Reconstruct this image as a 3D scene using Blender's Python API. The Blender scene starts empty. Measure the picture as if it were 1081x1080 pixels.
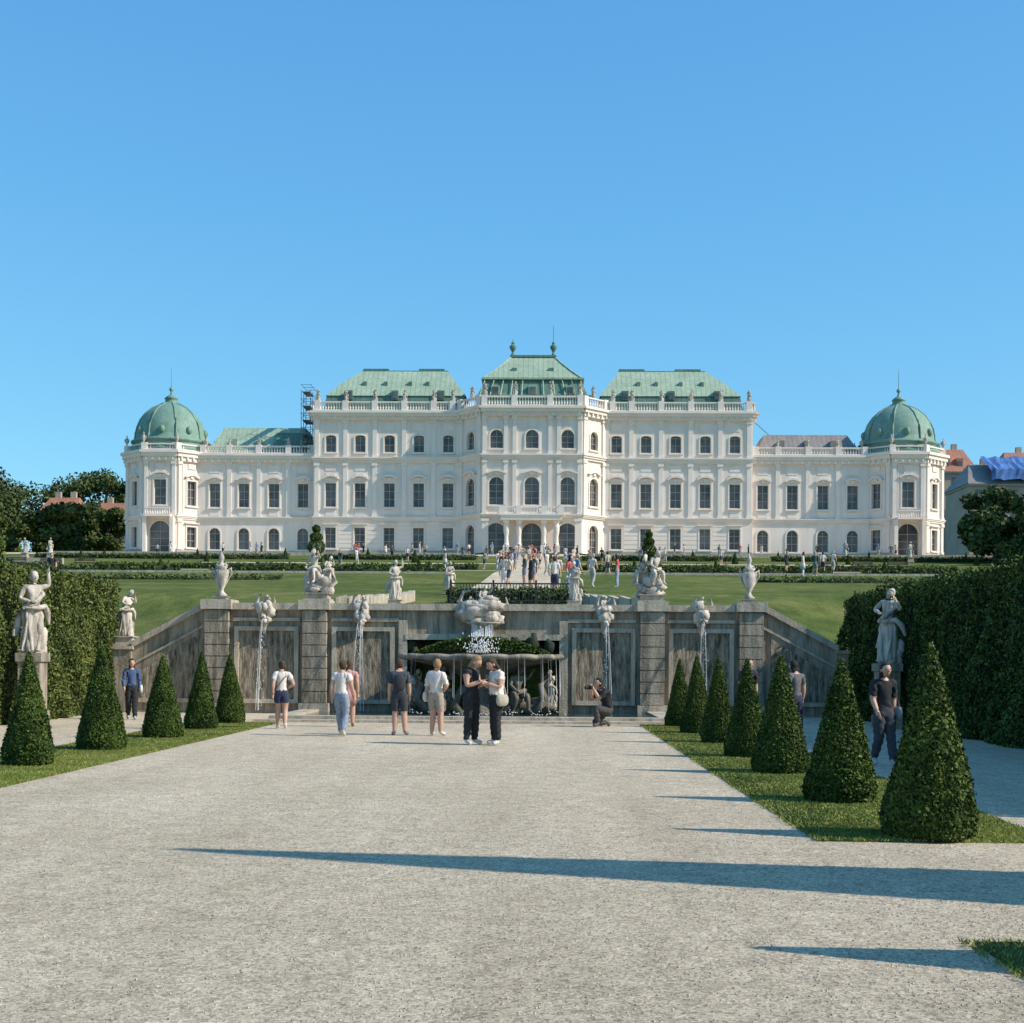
import bpy, math, random
import numpy as np
from mathutils import Vector, Matrix
R=random.Random(7); NR=np.random.default_rng(7)
SC=bpy.context.scene
def link(o,parent=None):
    SC.collection.objects.link(o)
    if parent is not None: o.parent=parent
    return o
def empty(name,loc=(0,0,0)):
    e=bpy.data.objects.new(name,None); e.location=loc; e.empty_display_size=.3; return link(e)
# ---------------------------------------------------------------- materials
def new_mat(name):
    m=bpy.data.materials.new(name); m.use_nodes=True
    nt=m.node_tree; b=nt.nodes['Principled BSDF']; return m,nt,b
def ramp(nt,fac,stops):
    r=nt.nodes.new('ShaderNodeValToRGB'); el=r.color_ramp.elements
    while len(el)<len(stops): el.new(.5)
    for e,(p,c) in zip(el,stops): e.position=p; e.color=(*c,1)
    nt.links.new(fac,r.inputs[0]); return r.outputs[0]
def noise(nt,scale,detail=4,vec=None,rough=.55):
    n=nt.nodes.new('ShaderNodeTexNoise'); n.inputs['Scale'].default_value=scale; n.inputs['Detail'].default_value=detail
    n.inputs['Roughness'].default_value=rough
    if vec is not None: nt.links.new(vec,n.inputs['Vector'])
    return n.outputs['Fac']
def mixc(nt,fac,a,b,mode='MIX'):
    m=nt.nodes.new('ShaderNodeMix'); m.data_type='RGBA'; m.blend_type=mode
    def s(sock,v):
        if isinstance(v,(int,float)): sock.default_value=v
        elif isinstance(v,tuple): sock.default_value=(*v,1)
        else: nt.links.new(v,sock)
    s(m.inputs[0],fac); s(m.inputs[6],a); s(m.inputs[7],b); return m.outputs[2]
def bump(nt,b,h,strength=.3,dist=.02):
    n=nt.nodes.new('ShaderNodeBump'); n.inputs['Strength'].default_value=strength; n.inputs['Distance'].default_value=dist
    nt.links.new(h,n.inputs['Height']); nt.links.new(n.outputs[0],b.inputs['Normal'])
def pos(nt):
    return nt.nodes.new('ShaderNodeNewGeometry').outputs['Position']
def scalev(nt,v,s):
    m=nt.nodes.new('ShaderNodeMapping'); m.inputs['Scale'].default_value=s; nt.links.new(v,m.inputs['Vector']); return m.outputs[0]
def simple(name,c,rough=.7,var=.25,scale=3,bs=.0,metal=0):
    m,nt,b=new_mat(name); v=pos(nt)
    f=noise(nt,scale,4,v)
    lo=tuple(x*(1-var) for x in c); hi=tuple(min(1,x*(1+var)) for x in c)
    nt.links.new(ramp(nt,f,[(.3,lo),(.7,hi)]),b.inputs['Base Color'])
    b.inputs['Roughness'].default_value=rough; b.inputs['Metallic'].default_value=metal
    if bs: bump(nt,b,noise(nt,scale*8,4,v),bs,.02)
    return m
_cm={}
def cloth(c,rough=.85):
    k=tuple(round(x,3) for x in c)
    if k not in _cm: _cm[k]=simple('cloth_%d'%len(_cm),c,rough,.15,14,.25)
    return _cm[k]
def make_leaf(name,dark,mid,light,ns=1.2):
    m,nt,b=new_mat(name); g=nt.nodes.new('ShaderNodeNewGeometry')
    a=ramp(nt,g.outputs['Random Per Island'],[(0,dark),(.55,mid),(1,light)])
    f=noise(nt,ns,3,g.outputs['Position'])
    sh=ramp(nt,f,[(.35,(.55,.6,.5)),(.65,(1.15,1.1,1.0))])
    nt.links.new(mixc(nt,1.0,a,sh,'MULTIPLY'),b.inputs['Base Color'])
    b.inputs['Roughness'].default_value=.6
    b.inputs['Specular IOR Level'].default_value=.18
    return m
M={}
M['yew']=make_leaf('yew_leaves',(.026,.050,.010),(.06,.098,.018),(.14,.18,.034),2.2)
M['hedge']=make_leaf('hedge_leaves',(.045,.065,.016),(.10,.13,.032),(.20,.22,.062),.9)
M['tree']=make_leaf('tree_leaves',(.032,.05,.014),(.075,.10,.028),(.14,.16,.045),.25)
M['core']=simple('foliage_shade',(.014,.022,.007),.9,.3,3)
M['bark']=simple('bark',(.09,.065,.045),.9,.3,6,.5)
def mk_grass():
    m,nt,b=new_mat('lawn_grass'); v=pos(nt)
    f=noise(nt,.12,5,v,.7); f2=noise(nt,12,4,v,.7); f3=noise(nt,1.3,4,scalev(nt,v,(1,.35,1)),.7)
    c=ramp(nt,f,[(.35,(.085,.115,.028)),(.5,(.125,.15,.036)),(.65,(.20,.195,.065))])
    c=mixc(nt,.9,c,ramp(nt,f3,[(.3,(.58,.62,.56)),(.7,(1.3,1.25,1.2))]),'MULTIPLY')
    c2=ramp(nt,f2,[(.3,(.55,.57,.5)),(.7,(1.3,1.28,1.2))])
    nt.links.new(mixc(nt,1.,c,c2,'MULTIPLY'),b.inputs['Base Color']); b.inputs['Roughness'].default_value=.9
    b.inputs['Specular IOR Level'].default_value=.1
    bump(nt,b,f2,.8,.06); return m
M['grass']=mk_grass()
M['blade']=make_leaf('grass_blades',(.13,.16,.03),(.24,.27,.05),(.40,.39,.13),1.0)
def mk_gravel():
    m,nt,b=new_mat('gravel_surface'); v=pos(nt)
    big=noise(nt,.25,4,v,.6); mid=noise(nt,3.5,5,v,.65); fine=noise(nt,45,5,v,.75)
    tr=noise(nt,.6,3,scalev(nt,v,(1.6,.18,1)),.6)
    c=ramp(nt,big,[(.3,(.60,.485,.345)),(.7,(.72,.59,.43))])
    c=mixc(nt,.6,c,ramp(nt,tr,[(.35,(.84,.83,.81)),(.65,(1.1,1.1,1.1))]),'MULTIPLY')
    c=mixc(nt,.6,c,ramp(nt,mid,[(.3,(.7,.69,.67)),(.7,(1.2,1.2,1.2))]),'MULTIPLY')
    for sc_,f_ in ((75,.7),(32,.5)):
        vo=nt.nodes.new('ShaderNodeTexVoronoi'); vo.inputs['Scale'].default_value=sc_; nt.links.new(v,vo.inputs['Vector'])
        cc=ramp(nt,vo.outputs['Color'],[(.1,(.42,.41,.39)),(.4,(.95,.95,.95)),(.9,(1.3,1.29,1.27))])
        c=mixc(nt,f_,c,cc,'MULTIPLY')
    c=mixc(nt,.6,c,ramp(nt,fine,[(.3,(.5,.5,.5)),(.7,(1.4,1.4,1.4))]),'MULTIPLY')
    nt.links.new(c,b.inputs['Base Color']); b.inputs['Roughness'].default_value=.95
    b.inputs['Specular IOR Level'].default_value=.08
    bump(nt,b,fine,.9,.025); return m
M['gravel']=mk_gravel()
def mk_stone(name,base,dirt,amt=.5,drip=True,lo=.46):
    m,nt,b=new_mat(name); v=pos(nt)
    f=noise(nt,1.2,5,v,.65)
    c=ramp(nt,f,[(.3,tuple(x*.75 for x in base)),(.7,tuple(x*1.15 for x in base))])
    d=noise(nt,1.6,5,scalev(nt,v,(3.5,3.5,.5)),.7)
    dd=ramp(nt,d,[(lo,(0,0,0)),(lo+.2,(1,1,1))])
    k=nt.nodes.new('ShaderNodeMath'); k.operation='MULTIPLY'; k.inputs[1].default_value=amt; nt.links.new(dd,k.inputs[0])
    c=mixc(nt,k.outputs[0],c,dirt)
    nt.links.new(c,b.inputs['Base Color']); b.inputs['Roughness'].default_value=.85
    bump(nt,b,noise(nt,18,5,v),.5,.035); return m
M['stone']=mk_stone('wall_stone',(.42,.34,.25),(.11,.095,.065),.8,lo=.42)
M['coping']=mk_stone('coping_stone',(.53,.44,.33),(.16,.135,.10),.6)
M['statue']=mk_stone('statue_stone',(.68,.58,.48),(.16,.14,.11),.75,lo=.43)
M['basin']=mk_stone('basin_stone',(.40,.33,.25),(.08,.075,.05),.8,lo=.42)
M['wetshade']=mk_stone('wet_shaded_stone',(.20,.165,.12),(.04,.04,.025),.8)  # wet stone, with the shade under the basin put into its dark colour
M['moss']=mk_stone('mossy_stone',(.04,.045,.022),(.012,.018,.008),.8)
def mk_verm():
    m,nt,b=new_mat('dripstone_panel'); v=pos(nt)
    d=noise(nt,2.2,5,scalev(nt,v,(5,5,1.0)),.7)
    nt.links.new(ramp(nt,d,[(.36,(.09,.075,.05)),(.5,(.29,.235,.165)),(.7,(.56,.46,.34))]),b.inputs['Base Color'])
    b.inputs['Roughness'].default_value=.9; bump(nt,b,d,1,.15); return m
M['verm']=mk_verm()
def mk_plaster():
    m,nt,b=new_mat('white_plaster'); v=pos(nt)
    f=noise(nt,.25,5,v,.6); d=noise(nt,.6,5,scalev(nt,v,(2,2,.25)),.6)
    c=ramp(nt,f,[(.3,(.79,.67,.575)),(.7,(.86,.74,.645))])
    c=mixc(nt,.5,c,ramp(nt,d,[(.35,(.8,.79,.78)),(.6,(1,1,1))]),'MULTIPLY')
    nt.links.new(c,b.inputs['Base Color']); b.inputs['Roughness'].default_value=.85; return m
M['plaster']=mk_plaster()
M['trim']=simple('trim_plaster',(.81,.70,.605),.8,.06,.6)
M['base']=simple('plinth_stone',(.44,.37,.30),.85,.12,1.5)
def mk_glass():
    m,nt,b=new_mat('window_glass'); v=pos(nt)
    f=noise(nt,.45,2,v)
    nt.links.new(ramp(nt,f,[(.35,(.05,.045,.045)),(.7,(.18,.16,.15))]),b.inputs['Base Color'])
    b.inputs['Roughness'].default_value=.12; bump(nt,b,noise(nt,1.4,2,v),.08,.05); return m
M['glass']=mk_glass()
M['frame']=simple('window_frame',(.40,.36,.31),.6,.1,3)
def mk_copper(name,lo,hi,seam=True):
    m,nt,b=new_mat(name); v=pos(nt)
    f=noise(nt,.5,5,v,.7)
    c=ramp(nt,f,[(.3,lo),(.7,hi)])
    d=noise(nt,1.2,5,scalev(nt,v,(3,3,.4)),.7)
    c=mixc(nt,.6,c,ramp(nt,d,[(.35,(.65,.66,.64)),(.6,(1.1,1.1,1.1))]),'MULTIPLY')
    if seam:
        w=nt.nodes.new('ShaderNodeTexWave'); w.inputs['Scale'].default_value=.45; w.wave_profile='SAW'
        nt.links.new(v,w.inputs['Vector'])
        s=ramp(nt,w.outputs['Fac'],[(0,(.5,.56,.54)),(.2,(1,1,1))])
        c=mixc(nt,.85,c,s,'MULTIPLY')
    nt.links.new(c,b.inputs['Base Color']); b.inputs['Roughness'].default_value=.65
    return m
M['copper']=mk_copper('copper_roof',(.29,.37,.25),(.43,.50,.36))
M['copperd']=mk_copper('copper_dark',(.09,.17,.13),(.15,.26,.20))
M['dome']=mk_copper('copper_dome',(.14,.24,.18),(.23,.34,.26),False)
M['greyroof']=mk_copper('tile_roof_grey',(.22,.18,.16),(.32,.27,.24))
M['redroof']=mk_copper('tile_roof_red',(.34,.13,.075),(.46,.20,.11))
M['iron']=simple('iron',(.03,.03,.032),.5,.2,8)
M['scaf']=simple('scaffold_steel',(.13,.13,.14),.5,.2,8)
M['housewall']=simple('house_wall',(.42,.33,.25),.85,.12,.4)
M['tarp']=simple('blue_tarp',(.06,.15,.36),.8,.35,.5,.6)
def mk_water(name,c,rough):
    m,nt,b=new_mat(name); b.inputs['Base Color'].default_value=(*c,1); b.inputs['Roughness'].default_value=rough
    bump(nt,b,noise(nt,6,4,pos(nt)),.4,.05); return m
M['pool']=mk_water('pool_water',(.03,.05,.045),.06)
M['spray']=mk_water('falling_water',(.76,.74,.72),.3)
M['skin']=simple('skin',(.54,.31,.21),.55,.08,9)
M['eye']=simple('eye',(.02,.015,.012),.3,.1,9)
M['lip']=simple('lip',(.42,.16,.14),.5,.1,9)
# ---------------------------------------------------------------- mesh builder
class MB:
    def __init__(s): s.v=[]; s.f=[]; s.m=[]
    def add(s,vs,fs,mi=0):
        o=len(s.v); s.v.extend([tuple(map(float,p)) for p in vs])
        for f in fs: s.f.append(tuple(o+i for i in f)); s.m.append(mi)
    def box(s,x0,x1,y0,y1,z0,z1,mi=0):
        s.add([(x0,y0,z0),(x1,y0,z0),(x1,y1,z0),(x0,y1,z0),(x0,y0,z1),(x1,y0,z1),(x1,y1,z1),(x0,y1,z1)],
              [(3,2,1,0),(4,5,6,7),(0,1,5,4),(1,2,6,5),(2,3,7,6),(3,0,4,7)],mi)
    def lathe(s,c,prof,n=16,mi=0,sx=1,sy=1,rot=0,fold=0,nf=8):
        vs=[];fs=[]
        for (r,z) in prof:
            for i in range(n):
                a=rot+2*math.pi*i/n; rr=r*(1+fold*math.cos(nf*a+z*3))
                vs.append((c[0]+rr*math.cos(a)*sx,c[1]+rr*math.sin(a)*sy,c[2]+z))
        for k in range(len(prof)-1):
            for i in range(n):
                j=(i+1)%n; fs.append((k*n+i,k*n+j,(k+1)*n+j,(k+1)*n+i))
        fs.append(tuple(range(n))[::-1]); fs.append(tuple(range((len(prof)-1)*n,len(prof)*n)))
        s.add(vs,fs,mi)
    def tube(s,pts,rad,n=8,mi=0):
        pts=[Vector(p) for p in pts]; vs=[];fs=[]
        if isinstance(rad,(int,float)): rad=[rad]*len(pts)
        for k,p in enumerate(pts):
            t=(pts[min(k+1,len(pts)-1)]-pts[max(k-1,0)]).normalized()
            up=Vector((0,0,1)) if abs(t.z)<.9 else Vector((0,1,0))
            a=t.cross(up).normalized(); b=t.cross(a)
            for i in range(n):
                q=2*math.pi*i/n; vs.append(p+(a*math.cos(q)+b*math.sin(q))*rad[k])
        for k in range(len(pts)-1):
            for i in range(n):
                j=(i+1)%n; fs.append((k*n+i,k*n+j,(k+1)*n+j,(k+1)*n+i))
        fs.append(tuple(range(n))); fs.append(tuple(range((len(pts)-1)*n,len(pts)*n))[::-1])
        s.add(vs,fs,mi)
    def blob(s,c,r,mi=0,n=10,lump=0,seed=0,fn=None):
        vs=[];fs=[]; rr=random.Random(seed); m=max(5,n*2//3)
        ph=[rr.uniform(0,6) for _ in range(4)]
        for k in range(m+1):
            t=math.pi*k/m
            for i in range(n):
                a=2*math.pi*i/n
                d=Vector((math.sin(t)*math.cos(a),math.sin(t)*math.sin(a),math.cos(t)))
                l=1+lump*(math.sin(4*d.x+ph[0])*math.sin(5*d.y+ph[1])+.7*math.sin(7*d.z+ph[2]+3*d.x))
                p=Vector((d.x*r[0]*l,d.y*r[1]*l,d.z*r[2]*l))
                if fn: p=fn(p)
                vs.append((c[0]+p.x,c[1]+p.y,c[2]+p.z))
        for k in range(m):
            for i in range(n):
                j=(i+1)%n; fs.append((k*n+i,(k+1)*n+i,(k+1)*n+j,k*n+j))
        s.add(vs,fs,mi)
    def cluster(s,c,r,k=9,seed=0,mi=0):
        q=random.Random(seed)
        for i in range(k):
            a=q.uniform(0,6.28); e=q.uniform(-1,1)
            p=(c[0]+r[0]*.62*math.cos(a)*q.uniform(.4,1),c[1]+r[1]*.62*math.sin(a)*q.uniform(.4,1),c[2]+r[2]*.65*e)
            f=q.uniform(.28,.5); s.blob(p,(r[0]*f,r[1]*f,r[2]*f*q.uniform(.7,1.4)),mi,9,.2,seed*31+i)
    def loft_rects(s,L,mi=0,cap=True):
        vs=[];fs=[]
        for (x0,x1,y0,y1,z) in L: vs+= [(x0,y0,z),(x1,y0,z),(x1,y1,z),(x0,y1,z)]
        for k in range(len(L)-1):
            for i in range(4):
                j=(i+1)%4; fs.append((4*k+i,4*k+j,4*k+4+j,4*k+4+i))
        if cap: n=len(L)-1; fs.append((4*n,4*n+1,4*n+2,4*n+3))
        s.add(vs,fs,mi)
    def merge(s,o,mat=None,mi=None):
        vs=o.v
        if mat is not None: vs=[tuple(mat@Vector(p)) for p in vs]
        k=len(s.v); s.v.extend(vs)
        for f,m in zip(o.f,o.m): s.f.append(tuple(k+i for i in f)); s.m.append(m if mi is None else mi)
    def mesh(s,name,mats,smooth=False):
        me=bpy.data.meshes.new(name); me.from_pydata(s.v,[],s.f); 
        for m in mats: me.materials.append(m)
        me.polygons.foreach_set('material_index',s.m)
        me.polygons.foreach_set('use_smooth',[smooth]*len(s.f)); me.update(); return me
    def obj(s,name,mats,smooth=False,parent=None,loc=(0,0,0)):
        o=bpy.data.objects.new(name,s.mesh(name,mats,smooth)); o.location=loc; return link(o,parent)
def inst(name,me,loc,rz=0,sc=1,parent=None):
    o=bpy.data.objects.new(name,me); o.location=loc; o.rotation_euler=(0,0,rz)
    o.scale=(sc,sc,sc) if isinstance(sc,(int,float)) else sc
    return link(o,parent)
# leaf clouds ----------------------------------------------------
def leaves(P,N,size,mb=None,bias=.6,aspect=.55):
    n=len(P); d=N*bias+NR.normal(size=(n,3))*.6; d/=np.linalg.norm(d,axis=1)[:,None]+1e-9
    t=NR.normal(size=(n,3)); t-=d*(t*d).sum(1)[:,None]; t/=np.linalg.norm(t,axis=1)[:,None]+1e-9
    b=np.cross(d,t); s=size*NR.uniform(.6,1.4,size=(n,1))
    return np.stack([P-t*s,P+b*s*aspect,P+t*s,P-b*s*aspect],1).reshape(-1,3)
def leaf_mesh(name,V,mat,core=None,nv=4):
    n=len(V)//nv
    cv=np.array(core.v) if core and core.v else np.zeros((0,3)); 
    me=bpy.data.meshes.new(name)
    cf=core.f if core else []
    allv=np.concatenate([V,cv]); me.vertices.add(len(allv)); me.vertices.foreach_set('co',allv.astype(np.float32).ravel())
    li=np.concatenate([np.arange(n*nv)]+([np.array([i+len(V) for f in cf for i in f])] if cf else [])).astype(np.int32)
    tot=np.concatenate([np.full(n,nv)]+([np.array([len(f) for f in cf])] if cf else [])).astype(np.int32)
    me.loops.add(len(li)); me.loops.foreach_set('vertex_index',li)
    me.polygons.add(len(tot)); st=np.concatenate([[0],np.cumsum(tot)[:-1]]).astype(np.int32)
    me.polygons.foreach_set('loop_start',st); me.polygons.foreach_set('loop_total',tot)
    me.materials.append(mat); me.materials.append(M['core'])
    me.polygons.foreach_set('material_index',np.concatenate([np.zeros(n),np.ones(len(cf))]).astype(np.int32))
    me.update(calc_edges=True); return me
# ---------------------------------------------------------------- terrain
PY=[42.6,43.3,50,60,80,100,130,150,175,185,196,205,4000]
PZ=[3.05,3.15,3.6,4.4,5.95,7.75,10.0,11.9,14.2,15.3,16.25,16.45,17.0]
def sm(a,b,x):
    t=min(1,max(0,(x-a)/(b-a))); return t*t*(3-2*t)
def H(x,y):
    if y<=42.5: return 0.
    P=float(np.interp(y,PY,PZ)); ax=abs(x)
    if ax<=8.3: return P
    if y<45.2 and ax<13: return max(.0,min(3.05,3.05-(ax-8.3)*.85))
    f1=.55+.45*sm(44,58,y); f2=.30*sm(42.5,45,y)+.70*sm(44,62,y)
    w=sm(9,15,ax); w0=sm(8.3,10.5,ax)
    return P*((1-w0)+w0*((1-w)*f1+w*f2))
def axis(vals): return sorted(set(round(v,3) for v in vals))
xs=axis([-3000,-1500,-700,-400,-250]+list(range(-180,-20,8))+list(np.arange(-20,20.1,1))+[-8.31,8.31,-8.29,8.29,-12.99,12.99,-13.01,13.01]+list(range(28,181,8))+[250,400,700,1500,3000])
ys=axis([-400,-100,-20,0,20,40,42.49,42.6,43.3,44,45.15,45.25]+list(np.arange(46,70,1.5))+list(range(70,240,5))+[300,500,1000,2000,4000])
mb=MB(); nx=len(xs)
mb.add([(x,y,H(x,y)) for y in ys for x in xs],[(j*nx+i,j*nx+i+1,(j+1)*nx+i+1,(j+1)*nx+i) for j in range(len(ys)-1) for i in range(nx-1)])
mb.obj('ground_terrain',[M['grass']],True)
def sheet(name,x0,x1,y0,y1,mat,dz,step=3,smooth=True):
    X=np.linspace(x0,x1,max(2,int(abs(x1-x0)/step)+2)); Y=np.linspace(y0,y1,max(2,int(abs(y1-y0)/step)+2)); n=len(X)
    b=MB(); b.add([(x,y,H(x,y)+dz) for y in Y for x in X],[(j*n+i,j*n+i+1,(j+1)*n+i+1,(j+1)*n+i) for j in range(len(Y)-1) for i in range(n-1)])
    return b.obj(name,[mat],smooth)
sheet('gravel_forecourt',-60,60,-60,42.45,M['gravel'],.006,60)
n=30000; P=np.stack([NR.uniform(-5,5.5,n),5.0+NR.uniform(0,1,n)**1.5*12,np.full(n,.007)],1); s=NR.uniform(.0035,.010,(n,1))
o=np.array([[1,0,0],[-.5,.87,0],[-.5,-.87,0],[0,0,.9]])
rot=NR.uniform(0,6.28,n); V=[]
for k in range(4):
    q=o[k]; x=q[0]*np.cos(rot)-q[1]*np.sin(rot); y=q[0]*np.sin(rot)+q[1]*np.cos(rot)
    V.append(P+np.stack([x*s[:,0],y*s[:,0],q[2]*s[:,0]*.9],1))
V=np.stack([V[0],V[1],V[3], V[1],V[2],V[3], V[2],V[0],V[3]],1).reshape(-1,3)
def mk_peb():
    m,nt,b=new_mat('pebbles'); g=nt.nodes.new('ShaderNodeNewGeometry')
    nt.links.new(ramp(nt,g.outputs['Random Per Island'],[(0,(.20,.165,.12)),(.5,(.44,.365,.28)),(1,(.58,.48,.37))]),b.inputs['Base Color'])
    b.inputs['Roughness'].default_value=.9; return m
link(bpy.data.objects.new('gravel_pebbles',leaf_mesh('gravel_pebbles',V,mk_peb(),None,3)))
def lawn(name,x0,x1,y0,y1,dens,ragged=.05):
    b=MB(); z=.03
    b.box(x0,x1,y0,y1,-.05,z)
    n=int((x1-x0)*(y1-y0)*dens)
    X=NR.uniform(x0-ragged,x1+ragged,n); Y=NR.uniform(y0-ragged,y1+ragged,n)
    X+=np.where((X<x0)|(X>x1),np.sin(Y*3)*.02,0)
    h=NR.uniform(.012,.035,n); a=NR.uniform(0,6.28,n); w=.006+Y*.00012
    base=np.stack([X,Y,np.full(n,z-.01)],1); dx=np.stack([np.cos(a)*w,np.sin(a)*w,0*a],1)
    tip=base+np.stack([NR.normal(size=n)*.02,NR.normal(size=n)*.02,h],1)
    V=np.stack([base-dx,base+dx,tip],1).reshape(-1,3)
    me=leaf_mesh(name,V,M['blade'],b,3); me.materials[1]=M['grass']
    link(bpy.data.objects.new(name,me))
lawn('lawn_strip',4.25,6.4,12.75,35.4,2300)
lawn('lawn_strip',-6.9,-4.85,8,35.4,1500)
lawn('lawn_strip',4.25,6.4,-3,8.1,2600,ragged=.07)
# ---------------------------------------------------------------- topiary
def cone_mesh(name,h,r,n=9000,leaf=.03,ph=0):
    t=1-np.sqrt(NR.uniform(0,1,n)); a=NR.uniform(0,6.283,n)
    prof=lambda t:(np.clip(1-t,0,1)**.93)*r*np.clip(.86+t*1.5,0,1)
    lump=1+.04*np.sin(3*a+7*t+ph)+.03*np.sin(8*a-13*t+ph)
    rr=prof(t)*lump+np.abs(NR.normal(size=n))*.014
    P=np.stack([rr*np.cos(a),rr*np.sin(a),t*h+.03],1)
    k=r/h; N=np.stack([np.cos(a),np.sin(a),np.full(n,k)],1)
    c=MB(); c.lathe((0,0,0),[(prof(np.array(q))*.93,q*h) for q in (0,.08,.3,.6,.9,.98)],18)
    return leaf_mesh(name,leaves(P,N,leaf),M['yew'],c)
cones=[cone_mesh('yew_cone_mesh_a',1.8,.46,17000,.022),cone_mesh('yew_cone_mesh_b',1.7,.45,17000,.022,ph=2),cone_mesh('yew_cone_mesh_c',1.7,.41,16000,.022,ph=4)]
for i,(x,y,hs,ws) in enumerate([(5.3,7.4,1,.95),(5.32,13.05,1.03,.98),(5.2,16.35,.95,1.02),(5.2,20.5,.95,.9),(5.2,23.9,.96,.84),(5.22,28.0,1.0,.84),(5.2,31.7,.97,.8),(5.13,35.0,.97,.8),
    (-5.8,20.8,.98,.93),(-5.88,24.5,1.0,.95),(-5.86,28.4,.98,.92),(-5.95,32.0,1.02,.92),(-5.97,35.0,.97,.85)]):
    inst('topiary_cone',cones[i%3],(x,y,.02),R.uniform(0,6),(ws,ws,hs))
inst('topiary_cone',cone_mesh('tall_yew_mesh',8.0,1.1,22000,.06),(8.9,9.3,0))
def hedge(name,x0,x1,y0,y1,h,dens=420,leaf=.05,zf=None,mat='hedge',faces='LRFBT',lump=.10):
    zf=zf or H; b=MB(); ins=.1
    Ps=[];Ns=[]
    def face(area,fn,N):
        n=int(area*dens); u=NR.uniform(0,1,n); v=NR.uniform(0,1,n); Ps.append(fn(u,v)); Ns.append(np.tile(np.array(N,float),(n,1)))
    if 'L' in faces: face((y1-y0)*h,lambda u,v:np.stack([np.full_like(u,x0),y0+u*(y1-y0),v*h],1),(-1,0,.1))
    if 'R' in faces: face((y1-y0)*h,lambda u,v:np.stack([np.full_like(u,x1),y0+u*(y1-y0),v*h],1),(1,0,.1))
    if 'F' in faces: face((x1-x0)*h,lambda u,v:np.stack([x0+u*(x1-x0),np.full_like(u,y0),v*h],1),(0,-1,.1))
    if 'B' in faces: face((x1-x0)*h,lambda u,v:np.stack([x0+u*(x1-x0),np.full_like(u,y1),v*h],1),(0,1,.1))
    if 'T' in faces: face((x1-x0)*(y1-y0),lambda u,v:np.stack([x0+u*(x1-x0),y0+v*(y1-y0),np.full_like(u,h)],1),(0,0,1))
    P=np.concatenate(Ps);N=np.concatenate(Ns)
    g=np.array([zf(px,py) for px,py in P[:,:2]]) if abs(zf(x0,y0))+abs(zf(x1,y1))>0 else 0
    L=lump*(np.sin(P[:,0]*1.3+P[:,1]*1.7)*np.sin(P[:,2]*2.1+P[:,1]*.6)+.5*np.sin(P[:,1]*4.1+P[:,2]*3+P[:,0]*3.7))
    P=P+N*(L[:,None]+NR.normal(size=(len(P),1))*leaf*.8)
    P[:,2]+=g
    nc=6
    for j in range(nc):
        ya=y0+(y1-y0)*j/nc; yb=y0+(y1-y0)*(j+1)/nc
        z=min(zf(x0,ya),zf(x1,yb),zf(x0,yb),zf(x1,ya)); 
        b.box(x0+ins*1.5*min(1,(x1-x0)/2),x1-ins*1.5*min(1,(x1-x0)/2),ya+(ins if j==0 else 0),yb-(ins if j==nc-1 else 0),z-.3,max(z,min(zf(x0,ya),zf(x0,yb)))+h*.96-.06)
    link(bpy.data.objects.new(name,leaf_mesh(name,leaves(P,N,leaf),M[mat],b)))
Z0=lambda x,y:0.
hedge('clipped_hedge',-13.2,-11.0,26,42.3,3.85,800,.045,Z0,faces='RFBT')
hedge('clipped_hedge',10.8,13.2,14,43.0,3.5,800,.045,Z0,faces='LFBT',mat='yew',lump=.14)
# ---------------------------------------------------------------- trees
def tree(name,x,y,h,r,nleaf=7000,leaf=.28,z=None,seed=1,flat=1.0):
    rr=random.Random(seed); z=H(x,y) if z is None else z
    b=MB(); top=h*.55
    b.tube([(0,0,-.3),(.05*r,0,h*.2),(0,.05*r,top),(.1,0,h*.8)],[h*.035,h*.027,h*.018,h*.008],8)
    cl=[]
    for k in range(13):
        a=rr.uniform(0,6.28); q=rr.uniform(.25,.78)*r; zz=rr.uniform(.24,.88)*h
        q*=1.1-.5*abs(zz/h-.55)
        c=(q*math.cos(a),q*math.sin(a),zz); cl.append((c,rr.uniform(.24,.44)*r))
        b.tube([(0,0,zz*.55),(c[0]*.5,c[1]*.5,zz*.8),c],[h*.012,h*.008,h*.004],6)
    cl.append(((0,0,h*.82),r*.36))
    Ps=[];Ns=[]
    for c,cr in cl:
        n=nleaf//len(cl); d=NR.normal(size=(n,3)); d/=np.linalg.norm(d,axis=1)[:,None]
        rad=cr*(NR.uniform(.4,1.18,(n,1)))
        Ps.append(np.array(c)+d*rad*np.array([1,1,.8*flat])); Ns.append(d)
    P=np.concatenate(Ps);N=np.concatenate(Ns)
    me=leaf_mesh(name,leaves(P,N,leaf,bias=.9,aspect=.7),M['tree'],b); me.materials[1]=M['bark']
    o=bpy.data.objects.new(name,me); o.location=(x,y,z); link(o)
k=0
for (x,y,h,r) in [(-104,235,15,8),(-97,228,16,7.5),(-90,240,14,6),(-112,240,18,9),(-93,275,21,8),(-84,276,24,8),(-76,278,25,7),(-70,274,23,6),(-120,230,16,8),(-99,210,13,6),
    (-84,222,8,4),(-78,226,8,4.2),(-72,228,10,4.5),(-67,222,9,3.6),(-89,214,9,4.5),(-94,205,10,5),(-101,262,22,9),(-108,262,20,9),(-92,222,11,5),(-86,206,8,4.5),(-79,205,6.5,4),(-70,208,8,4)]:
    k+=1; tree('tree',x,y,h,r,6500,.32,seed=k)
for (x,y,h,r) in [(58,158,10.5,4.5),(63,162,12.5,5.5),(56,172,9.5,4.2),(69,170,14,6),(61,150,8,4.5),(73,158,12,6),(52,160,6.5,3.4),(54,150,5.5,3.2),(66,152,10,5)]:
    k+=1; tree('tree',x,y,h,r,7000,.28,seed=k)
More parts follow.
